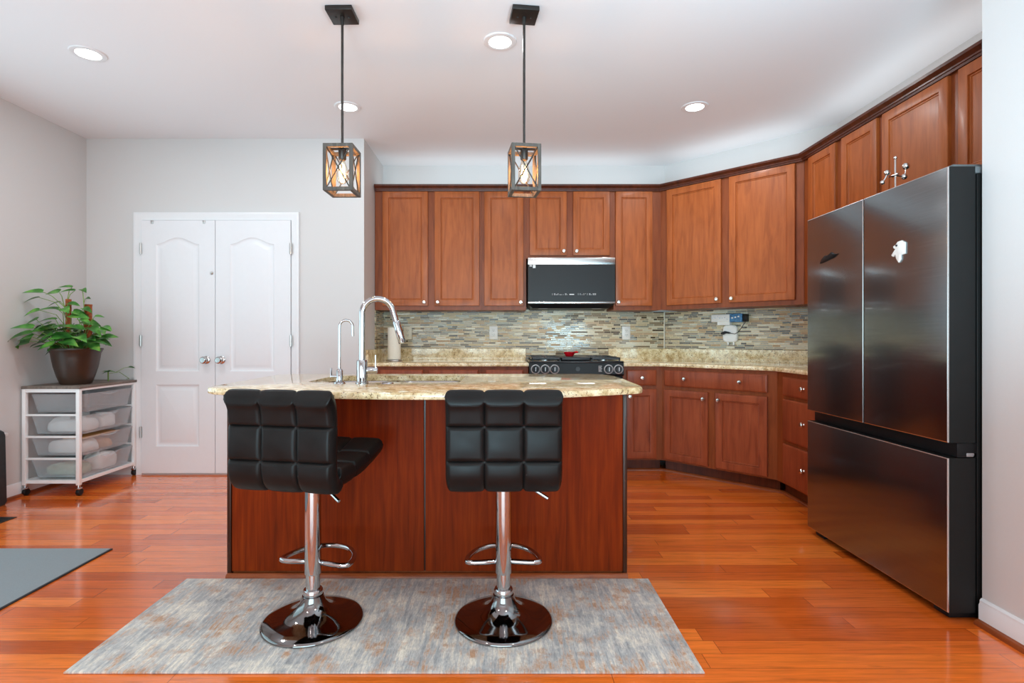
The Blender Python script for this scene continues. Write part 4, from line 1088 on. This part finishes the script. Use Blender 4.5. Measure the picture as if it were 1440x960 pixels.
# ------------------------------------------------------------------ pendant lights
def pendant(label, x, y, rz, rod_off):
    t = thing('pendant_light', label, 'pendant light', (x, y, CEIL), rz, 'lantern pendants over the island')
    c = MB().box(-0.066, 0.066, -0.066, 0.066, -0.024, -0.0005, 0.003).build('canopy', 'dark_bronze', t)
    for sx in (-0.033, 0.033): MB().lathe([(0, -0.029), (0.004, -0.029), (0.005, -0.0245), (0, -0.0245)], 12, (sx, 0, 0), 'z', False).build('screw', 'bronze_rod', c)
    zt, zb = 2.056-CEIL, 1.827-CEIL
    MB().tube([(0, 0, -0.0245), (0, 0, -0.06)], [0.011, 0.009], 14).tube([(0, 0, -0.05), (0, 0, zt+0.012)], 0.0065, 14).build('rod', 'bronze_rod', t)
    h = 0.073; w = 0.0175
    f = MB()
    for sx in (-1, 1):
        for sy in (-1, 1):
            x0, y0 = sx*(h-w/2), sy*(h-w/2)
            f.box(x0-w/2, x0+w/2, y0-w/2, y0+w/2, zb, zt, 0.0012, 1)
    for z0 in (zb, zt-w):
        for s in (-1, 1):
            f.box(-h+w, h-w, s*(h-w/2)-w/2, s*(h-w/2)+w/2, z0, z0+w, 0.0012, 1)
            f.box(s*(h-w/2)-w/2, s*(h-w/2)+w/2, -h+w, h-w, z0, z0+w, 0.0012, 1)
    f.build('lantern_frame', 'lantern_wood', t, smooth=0)
    m = MB()
    m.box(-h+w, h-w, -0.010, 0.010, zt-0.008, zt-0.002); m.box(-0.010, 0.010, -h+w, h-w, zt-0.008, zt-0.002)
    m.build('cross_bar', 'dark_bronze', t, smooth=0)
    r_ = h-w/2; a = h-w
    for s in (-1, 1):
        MB().tube([(-a, s*r_, zb+w), (a, s*r_, zt-w)], 0.0030, 8).tube([(a, s*r_, zb+w), (-a, s*r_, zt-w)], 0.0030, 8).build('cross_rod', 'bronze_rod', t)
        MB().tube([(s*r_, -a, zb+w), (s*r_, a, zt-w)], 0.0030, 8).tube([(s*r_, a, zb+w), (s*r_, -a, zt-w)], 0.0030, 8).build('cross_rod', 'bronze_rod', t)
    MB().lathe([(0, zt-0.002), (0.019, zt-0.009), (0.019, zt-0.055), (0.015, zt-0.062), (0, zt-0.062)], 20, cap=False).build('socket', 'bronze_rod', t)
    zz = zt-0.058
    bl = MB().lathe([(0.012, zz), (0.014, zz-0.012), (0.022, zz-0.035), (0.029, zz-0.065), (0.030, zz-0.085), (0.026, zz-0.105), (0.015, zz-0.118), (0.0, zz-0.122)], 24, cap=False).build('bulb', 'bulb_glass', t)
    MB().tube([(0, 0, zz-0.018), (0.009, 0.0, zz-0.030), (0.012, 0.004, zz-0.088), (0, 0.006, zz-0.094), (-0.012, 0.004, zz-0.088), (-0.010, -0.004, zz-0.030), (0.0, -0.010, zz-0.090), (0.006, -0.008, zz-0.034)], 0.0026, 8).build('filament', 'filament_glow', bl)
    L = bpy.data.lights.new('bulb_light', 'POINT'); L.energy = 5.0; L.color = (1.0, 0.42, 0.12); L.shadow_soft_size = 0.02
    lo = bpy.data.objects.new('bulb_light', L); C.objects.link(lo); lo.parent = t; lo.location = (0, 0, zz-0.062)
    return t
pendant('left square lantern pendant with cross rods and glowing bulb above the island sink', -0.803, 2.693, R(-1), 0)
pendant('right square lantern pendant with cross rods hanging in front of the cabinet beside the microwave', 0.103, 2.693, R(7), 0)

# recessed ceiling lights
def can_light(label, x, y, power=4.5):
    t = thing('recessed_light', label, 'ceiling light', (x, y, CEIL), 0, 'recessed ceiling lights')
    MB().lathe([(0.062, -0.006), (0.072, -0.009), (0.088, -0.006), (0.092, -0.0005), (0.062, -0.0005)], 40, cap=False).build('trim_ring', 'trim_white', t)
    MB().lathe([(0, -0.0065), (0.064, -0.0055), (0.064, -0.001), (0, -0.001)], 40, cap=False).build('diffuser', 'can_glow', t)
    L = bpy.data.lights.new('can_lamp', 'AREA'); L.shape = 'DISK'; L.size = 0.13; L.energy = power; L.color = (0.95, 0.98, 1.0)
    lo = bpy.data.objects.new('can_lamp', L); C.objects.link(lo); lo.parent = t; lo.location = (0, 0, -0.012)
    return t
can_light('recessed ceiling light nearest the left wall', -2.365, 3.078, 9)
can_light('recessed ceiling light just left of the right pendant rod', -0.019, 2.953)
can_light('recessed ceiling light behind the left pendant rod', -1.091, 3.788, 2.2)
can_light('recessed ceiling light above the angled corner cabinets', 1.341, 3.788, 8)

# ------------------------------------------------------------------ storage cart with trays
KX0, KX1, KY0, KY1 = -3.380, -2.975, 3.79, 4.383
KW, KD = KX1-KX0, KY1-KY0
ct = thing('storage_cart', 'white metal rolling cart with four frosted drawers and a grey wood top in the corner', 'cart', (KX0, KY0, 0))
ps = 0.026
f = MB()
for x in (0, KW-ps):
    for y in (0, KD-ps): f.box(x, x+ps, y, y+ps, 0.075, 0.752, 0.003)
rails = (0.088, 0.254, 0.408, 0.562)
for z in rails:
    hh = 0.022 if z < 0.1 else 0.012
    f.box(ps, KW-ps, 0.004, ps-0.004, z, z+hh); f.box(ps, KW-ps, KD-ps+0.004, KD-0.004, z, z+hh)
    if z < 0.1:
        f.box(KW-ps+0.004, KW-0.004, ps, KD-ps, z, z+hh); f.box(0.004, ps-0.004, ps, KD-ps, z, z+hh)
f.box(ps, KW-ps, 0.002, ps-0.002, 0.728, 0.752); f.box(ps, KW-ps, KD-ps+0.002, KD-0.002, 0.728, 0.752)
f.box(KW-ps+0.002, KW-0.002, ps, KD-ps, 0.738, 0.752); f.box(0.002, ps-0.002, ps, KD-ps, 0.738, 0.752)
f.build('frame', 'frame_white', ct)
KT = 0.772
MB().box(-0.003, KW+0.004, -0.004, KD+0.004, 0.7525, KT, 0.003).build('top', 'cart_top_wood', ct)
MB().box(ps, KW-ps, ps, KD-ps, 0.0905, 0.094).build('bottom_shelf', 'frame_white', ct, smooth=0)
for i, z in enumerate((0.112, 0.268, 0.422, 0.576)):
    g = MB()
    def sec(d, zz): return [(p[0], p[1], zz) for p in rrect(0.030+d*0.35, KW-0.006-d*0.35, ps+0.006+d, KD-ps-0.006-d, 0.02)]
    ht = 0.135
    g.rings([sec(0.048, z+0.004), sec(0.040, z+0.002), sec(0.036, z+0.006), sec(0.004, z+ht-0.010), sec(-0.002, z+ht-0.006), sec(-0.002, z+ht), sec(0.003, z+ht), sec(0.006, z+ht-0.006), sec(0.039, z+0.008), sec(0.05, z+0.006)])
    tr_ = g.build('drawer', 'frosted', ct, smooth=40)
    hx = KW-0.0075
    MB().tube([(hx, KD*0.5-0.085, z+ht-0.006), (hx+0.010, KD*0.5-0.055, z+ht-0.016), (hx+0.012, KD*0.5, z+ht-0.020), (hx+0.010, KD*0.5+0.055, z+ht-0.016), (hx, KD*0.5+0.085, z+ht-0.006)], 0.006, 8).build('handle', 'frosted', tr_)
for x in (0.014, KW-0.014):
    for y in (0.014, KD-0.014):
        c = MB()
        c.cyl((x, y, 0.0755), (x, y, 0.056), 0.010); c.box(x-0.014, x+0.014, y-0.016, y+0.016, 0.046, 0.058, 0.003)
        o = c.build('caster', 'chrome', ct)
        MB().lathe([(0, -0.012), (0.022, -0.012), (0.0245, -0.008), (0.0245, 0.008), (0.022, 0.012), (0, 0.012)], 24, (x, y+0.006, 0.0255), 'x', False).build('wheel', 'black_plastic', o) if False else \
            MB().lathe([(0, x-0.012), (0.022, x-0.012), (0.0245, x-0.008), (0.0245, x+0.008), (0.022, x+0.012), (0, x+0.012)], 24, (0, y+0.006, 0.0255), 'x', False).build('wheel', 'black_plastic', o)
# things kept in the trays
def lump(name, label, cat, x0, x1, y0, y1, z0, h, mat, seed, group=None):
    """soft folded bundle"""
    rr = random.Random(seed)
    g = MB(); n = 28; rs = []
    prof = [(0.90, 0.0), (0.99, 0.12), (1.0, 0.45), (0.97, 0.75), (0.86, 0.93), (0.55, 1.0), (0.15, 1.0)]
    ph = [rr.uniform(0, 6.28) for _ in range(4)]
    for s, t in prof:
        ring = []
        for i in range(n):
            a = 2*PI*i/n
            ca, sa = math.cos(a), math.sin(a)
            ex = (abs(ca)**0.5)*(1 if ca >= 0 else -1); ey = (abs(sa)**0.5)*(1 if sa >= 0 else -1)
            wv = 1+0.05*math.sin(3*a+ph[0])+0.04*math.sin(7*a+ph[1]+3*t)
            zz = h*t*(1+0.14*math.sin(2*a+ph[2])+0.08*math.sin(5*a+ph[3]))
            ring.append(((x0+x1)/2+ex*s*wv*(x1-x0)/2*0.94, (y0+y1)/2+ey*s*wv*(y1-y0)/2*0.94, z0+zz))
        rs.append(ring)
    g.rings(rs)
    return tag(g.build(name, mat, smooth=60), label, cat, group)
kx, ky = KX0, KY0
gc = 'things stored in the cart drawers'
lump('folded_cloth', 'folded white cloth in the near half of the second drawer from the top', 'cloth', kx+0.060, kx+0.36, ky+0.100, ky+0.29, 0.2785, 0.085, 'white_cloth', 1, gc)
lump('folded_cloth', 'crumpled white cloth in the far half of the second drawer from the top', 'cloth', kx+0.060, kx+0.36, ky+0.300, ky+0.46, 0.2785+0.154, 0.09, 'white_cloth', 2, gc)
lump('folded_cloth', 'folded white cloth in the near half of the cart drawer under it', 'cloth', kx+0.060, kx+0.36, ky+0.100, ky+0.29, 0.2785+0.154, 0.09, 'white_cloth', 3, gc)
lump('tan_bundle', 'tan bundle in the third cart drawer from the top', 'bundle', kx+0.060, kx+0.36, ky+0.300, ky+0.42, 0.2785, 0.06, 'tan_bag', 4, gc)
lump('green_bundle', 'pale green bundle in the bottom cart drawer', 'bundle', kx+0.060, kx+0.35, ky+0.100, ky+0.24, 0.1225, 0.07, 'green_bag', 5, gc)
lump('wrapped_package', 'white wrapped package in the bottom cart drawer', 'package', kx+0.20, kx+0.36, ky+0.250, ky+0.47, 0.1225, 0.115, 'white_cloth', 6, gc)
tag(MB().box(kx+0.18, kx+0.345, ky+0.13, ky+0.48, 0.380, 0.386).build('paper_sheet', 'orange_card'), 'flat orange card lying on the contents of the third drawer from the top', 'card', gc)

# ------------------------------------------------------------------ potted plant
PX, PY = -3.135, 3.965
pl = thing('potted_pothos', 'leafy green pothos with two moss poles in a brown pot on the cart', 'potted plant', (PX, PY, KT+0.0005))
PS = 0.81
MB().lathe([(r*PS, h) for r, h in [(0, 0), (0.112, 0), (0.118, 0.006), (0.142, 0.06), (0.165, 0.13), (0.178, 0.19), (0.184, 0.225), (0.196, 0.245), (0.202, 0.252), (0.201, 0.262), (0.190, 0.262), (0.176, 0.235), (0.165, 0.20), (0, 0.20)]], 56, cap=False).build('pot', 'pot_brown', pl, smooth=50)
MB().lathe([(r*PS, h) for r, h in [(0, 0.240), (0.10, 0.236), (0.176, 0.228), (0.174, 0.205), (0, 0.205)]], 40, cap=False).build('soil', 'soil', pl)
for mx, my_, zt, mr in ((-0.040, -0.02, 0.62, 0.018), (0.072, 0.02, 0.585, 0.025)):
    n_ = 20
    rr = random.Random(int(mx*1000))
    g = MB()
    g.rings([[(mx+(mr+rr.uniform(-.002, .002))*math.cos(2*PI*i/n_), my_+(mr+rr.uniform(-.002, .002))*math.sin(2*PI*i/n_), 0.22+(zt-0.22)*t/16) for i in range(n_)] for t in range(17)])
    g.build('moss_pole', 'moss_pole', pl, smooth=60)
LEFT_LIMIT = XL-PX+0.012
def leaf(bm_g, base, dirv, up, L, W, fold=0.25, droop=0.3):
    """heart-shaped leaf as a bent grid"""
    d = Vector(dirv).normalized(); u = Vector(up)
    s = d.cross(u).normalized(); n = s.cross(d).normalized()
    outline = [(0.0, 0.10), (-0.06, 0.62), (0.06, 0.92), (0.22, 1.0), (0.42, 0.88), (0.62, 0.64), (0.80, 0.36), (0.93, 0.12), (1.0, 0.0)]
    rows = []
    for i, (t, wd) in enumerate(outline):
        row = []
        for k in (-1, -0.5, 0, 0.5, 1):
            tt = t if abs(k) > 0.1 or i > 2 else max(t, 0.0)
            if i < 2: tt = t*abs(k)
            p = Vector(base)+d*(tt*L)+s*(k*wd*W/2)+n*(abs(k)*wd*W*fold-droop*L*max(tt, 0)**2)
            p.x = max(p.x, LEFT_LIMIT)
            row.append(bm_g.verts.new(p))
        rows.append(row)
    for a, b in zip(rows, rows[1:]):
        for i in range(4):
            try: bm_g.faces.new((a[i], a[i+1], b[i+1], b[i]))
            except ValueError: pass
rl = random.Random(21)
fol = MB(); stems = MB()
def sprig(p0, p1, L, sag=0.0, yaw=None, W=None):
    """stem from p0 to p1 with a leaf at p1"""
    p0, p1 = Vector(p0), Vector(p1)
    mid = (p0+p1)/2+Vector((rl.uniform(-.015, .015), rl.uniform(-.015, .015), 0.03+sag))
    stems.tube([p0, mid, p1], [0.0030, 0.0026, 0.0020], 6)
    d = (p1-mid); d.z *= 0.3
    L *= 1.12; d += Vector((rl.uniform(-.05, .05), rl.uniform(-.06, .02), rl.uniform(-.03, .02)))
    if yaw is not None: d = Vector(yaw)
    up = Vector((rl.uniform(-.35, .35), rl.uniform(-.75, -.1), 1))
    leaf(fol.bm, p1, d, up, L, W or L*0.72, 0.12, rl.uniform(0.1, 0.4))
top = 0.25
# leaves following the photograph: (x, y, z) relative to the pot base, length
spec = [(-0.10, -0.05, 0.66, .10, -1), (-0.16, -0.03, 0.655, .10, -1), (-0.035, 0, 0.70, .075, -1), (-0.01, 0, 0.675, .08, -1), (0.05, 0.0, 0.685, .06, 1), (-0.20, -0.02, 0.615, .085, -1),
        (-0.11, -0.03, 0.59, .075, -1), (-0.02, -0.06, 0.575, .085, 1), (0.10, -0.02, 0.615, .06, 1), (-0.19, -0.03, 0.525, .085, -1), (-0.11, -0.05, 0.535, .11, -1), (-0.04, -0.08, 0.54, .10, 1),
        (0.04, -0.07, 0.52, .10, 1), (0.10, -0.04, 0.545, .085, 1), (-0.16, -0.08, 0.455, .11, -1), (-0.08, -0.10, 0.46, .10, -1), (0.03, -0.08, 0.49, .12, 1), (0.18, -0.02, 0.485, .06, 1),
        (0.175, -0.06, 0.405, .10, 1), (0.28, -0.05, 0.41, .075, 1), (0.275, -0.08, 0.395, .07, 1), (-0.18, -0.10, 0.36, .13, -1), (-0.15, -0.12, 0.40, .11, -1), (-0.22, -0.08, 0.305, .13, -1),
        (-0.06, -0.16, 0.34, .12, -1), (-0.10, -0.18, 0.30, .12, -1), (-0.03, -0.19, 0.33, .13, 1), (0.02, -0.15, 0.41, .13, 1), (0.08, -0.13, 0.40, .12, 1), (0.06, -0.18, 0.31, .11, 1), (0.14, -0.14, 0.34, .12, 1),
        (0.19, -0.10, 0.30, .11, 1), (0.21, -0.06, 0.345, .10, 1), (-0.13, 0.05, 0.38, .12, -1), (0.10, 0.10, 0.38, .12, 1), (0.0, 0.12, 0.42, .12, 1), (0.17, 0.06, 0.33, .11, 1), (-0.12, -0.02, 0.43, .12, -1),
        (0.06, 0.0, 0.45, .12, 1), (0.22, -0.08, 0.255, .09, 1), (-0.05, -0.12, 0.40, .12, -1), (0.12, -0.10, 0.46, .09, 1), (0.0, -0.2, 0.285, .10, -1), (-0.14, -0.14, 0.335, .11, -1)]
for (x, y, z, L, sgn) in spec:
    x, z = x*0.84, z+0.01
    if x < -0.10: y -= 0.10
    if z > 0.5: p0 = (-0.045+rl.uniform(-.02, .02) if x < 0.03 else 0.08, -0.03, max(0.30, z-0.12))
    else: p0 = (x*0.35+rl.uniform(-.03, .03), y*0.35, 0.235)
    sprig(p0, (x, y, z), L, yaw=(sgn*1.0, rl.uniform(-0.9, 0.3), rl.uniform(-0.35, 0.15)), W=L*rl.uniform(0.58, 0.85))
for i in range(44):
    a = rl.uniform(0, 2*PI); rr = rl.uniform(0.04, 0.18); z = 0.27+rl.uniform(0, 0.16)
    p = (0.85*rr*math.cos(a), rr*math.sin(a)*0.8-0.02, z)
    sprig((p[0]*0.4, p[1]*0.4, 0.235), p, rl.uniform(0.08, 0.12), yaw=(math.cos(a), math.sin(a)-0.4, rl.uniform(-0.4, 0.1)))
fol.build('foliage', 'leaf', pl, smooth=60)
stems.build('stem', 'stem_green', pl)
# small rooted cutting on the cart top
cu = thing('plant_cutting', 'small green pothos cutting lying on the cart top right of the pot', 'plant', (-3.075, 4.205, KT+0.0005))
fol, stems = MB(), MB()
stems.tube([(0.0, 0, 0.003), (0.004, -0.006, 0.05), (0.004, -0.006, 0.075)], 0.005, 8)
stems.tube([(0.004, -0.004, 0.06), (0.05, 0.05, 0.07), (0.08, 0.12, 0.012), (0.03, 0.16, 0.005)], 0.002, 6)
stems.tube([(0.03, 0.03, 0.064), (0.06, 0.09, 0.10), (0.075, 0.12, 0.105)], 0.0018, 6)
for L, dx_, dy_, dz_ in ((.05, -1, -.3, .3), (.045, -.6, -.8, -.1), (.05, .7, -.5, .5), (.05, .9, .1, .2), (.04, .1, -.9, .2), (.045, -0.2, 0.8, .5)):
    leaf(fol.bm, (0.004, -0.006, 0.075), (dx_, dy_, dz_), (0, -.3, 1), L, L*0.5, 0.1, 0.3)
leaf(fol.bm, (0.075, 0.12, 0.105), (1, -.1, 0), (0, -.4, 1), .055, .028, .1, .2)
fol.build('foliage', 'leaf', cu, smooth=60); stems.build('stem', 'stem_green', cu)
